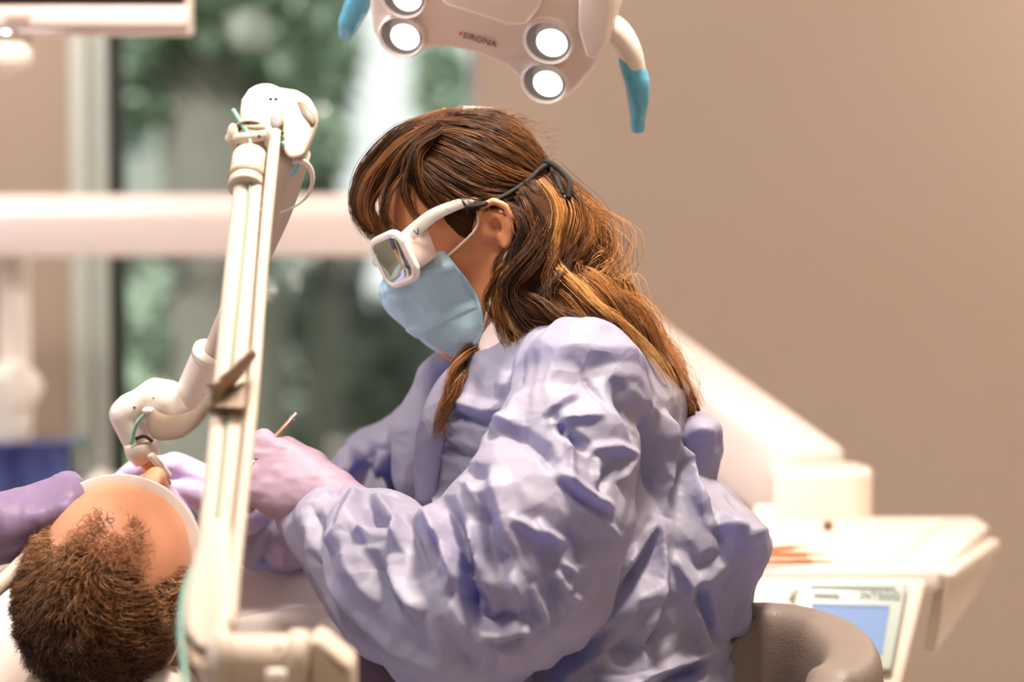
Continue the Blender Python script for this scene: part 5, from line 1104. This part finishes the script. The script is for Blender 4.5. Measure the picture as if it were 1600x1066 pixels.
# taupe clip that hooks the arms together
ck = [(236, 652, 2.475), (244, 664, 2.46), (262, 669, 2.40), (290, 664, 2.28), (312, 648, 2.16), (332, 622, 2.085), (352, 600, 2.080), (376, 574, 2.085), (397, 550, 2.09)]
pk = np.array([P(*q) for q in ck]); pr_ = [(a * .0046, b * .0135) for a, b in [(math.cos(t), math.sin(t)) for t in np.linspace(0, 2 * math.pi, 16, endpoint=False)]]
mk('hook_clip', sweep(pk, [.8, .95, 1, 1, 1, 1, 1, .9, .6], 16, 50, up=(.45, -.3, .85), prof=pr_), m_tp, lz)
mk('clip_cuff', prism([tub(x, y, -.026) for x, y in ((330, 638), (384, 642), (384, 596), (372, 600), (350, 618))], (0, .036, 0), .005, 3), m_tp, lz)
# thin looping wires at the joint
mk('loop_wire', sweep([P(441, 222, 2.31), P(452, 236, 2.31), P(462, 248, 2.32), P(464, 262, 2.325), P(454, 274, 2.33)], .0022, 10, 30), M('turquoise wire', (120, 182, 196), .4), lz)
mk('loop_wire', sweep([P(458, 252, 2.32), P(474, 252, 2.32), P(486, 266, 2.33), P(488, 286, 2.335), P(480, 306, 2.34), P(462, 322, 2.345), P(438, 332, 2.35)], [.0026, .0028, .0026, .0022, .0016, .001, .0008], 10, 40), m_cream, lz)
# base housing below
bd = 1.86
mk('base_cylinder', sweep([P(336, 1034, bd), P(486, 1034, bd + .02)], [.0215, .0215], 30, roundcap=.12), m_tube, lz)
mk('base_collar', sweep([P(328, 1028, bd - .004), P(346, 1030, bd)], [.0215, .0235], 30), m_tube, lz)
mk('base_collar', sweep([P(452, 1032, bd), P(480, 1034, bd)], [.0245, .0245], 30, roundcap=.1), m_tube, lz)
mk('base_bracket', prism([P(x, y, bd - .012) for x, y in ((482, 1000), (500, 1000), (551, 1042), (552, 1110), (482, 1110))], (0, .06, 0), .006, 3), m_tube, lz)
mk('bracket_slot', prism([P(x, y, bd - .0128) for x, y in ((504, 1020), (512, 1018), (545, 1048), (540, 1056))], (0, .003, 0), .0006, 1), m_tp, lz)
mk('base_pad', box(P(432, 1062, bd - .026), (.016, .012, .016), bev=.003), m_white, lz)
mk('screw', sph(P(434, 1013, bd - .019), (.0022, .002, .0022), seg=10, rings=6), m_hole, lz)
cx0 = P(430, 0, bd)[0]; zc_ = P(430, 1040, bd)[2]
mk('column', box((cx0, bd + .01, (zc_ - .03 + .34) / 2), (.10, .07, zc_ - .03 - .34), bev=.015), m_tube, lz)
mk('cabinet', box((cx0, bd + .02, .21), (.30, .36, .34), bev=.03), m_white, lz)
for sx in (-1, 1):
    for sy in (-1, 1): mk('caster', lathe([(.015, -.01), (.022, -.008), (.022, .008), (.015, .01)], (cx0 + .12 * sx, bd + .02 + .14 * sy, .022), (1, 0, 0), 18), m_black, lz)

# ------------------------------------------------------------------ the dentist's stool with its curved backrest
ds = stool('grey brown stool with a curved padded backrest behind the dentist', .10, DY, .46)
m_pad = M('grey brown leatherette', (112, 100, 92), .5)
pd_t = [(1152, 958, 2.47), (1190, 958, 2.50), (1240, 966, 2.51), (1292, 984, 2.47), (1318, 1008, 2.40), (1322, 1036, 2.32), (1296, 1062, 2.24), (1254, 1072, 2.20)]
zp = P(1240, 960, 2.49)[2]
ctr = np.array([P(1218, 0, 2.36)[0], 2.36]); arc = []
for k in range(44):
    a = math.radians(128 - k * (128 + 84) / 43); arc.append((ctr[0] + .074 * math.cos(a), ctr[1] + .125 * math.sin(a), zp - .058 + .012 * math.sin(a)))
arc = np.array(arc); sc_r = np.array([min(1, .35 + .65 * min(k, 43 - k) / 6) for k in range(44)])
def sq_prof(a, b, p=.55, n=22): return [(a * np.sign(math.cos(t)) * abs(math.cos(t)) ** p, b * np.sign(math.sin(t)) * abs(math.sin(t)) ** p) for t in np.linspace(0, 2 * math.pi, n, endpoint=False)]
mk('backrest', sweep(arc, sc_r, up=(0, 0, 1), prof=sq_prof(.031, .058)), m_pad, ds)
mk('backrest_seam', sweep(arc[4:-4] + np.array([0, 0, .0]) + np.array([[-(p[0] - ctr[0]) / .12 * .024, -(p[1] - ctr[1]) / .15 * .024, .048] for p in arc[4:-4]]), .0016, 8), M('dark seam', (74, 66, 62), .6), ds)
mk('backrest_bar', sweep([(ctr[0] + .10, 2.36, zp - .08), (ctr[0] + .11, 2.40, zp - .2), (ctr[0] + .0, DY - .03, .40), (.10, DY, .40)], .012, 12, 30), m_chrome, ds)
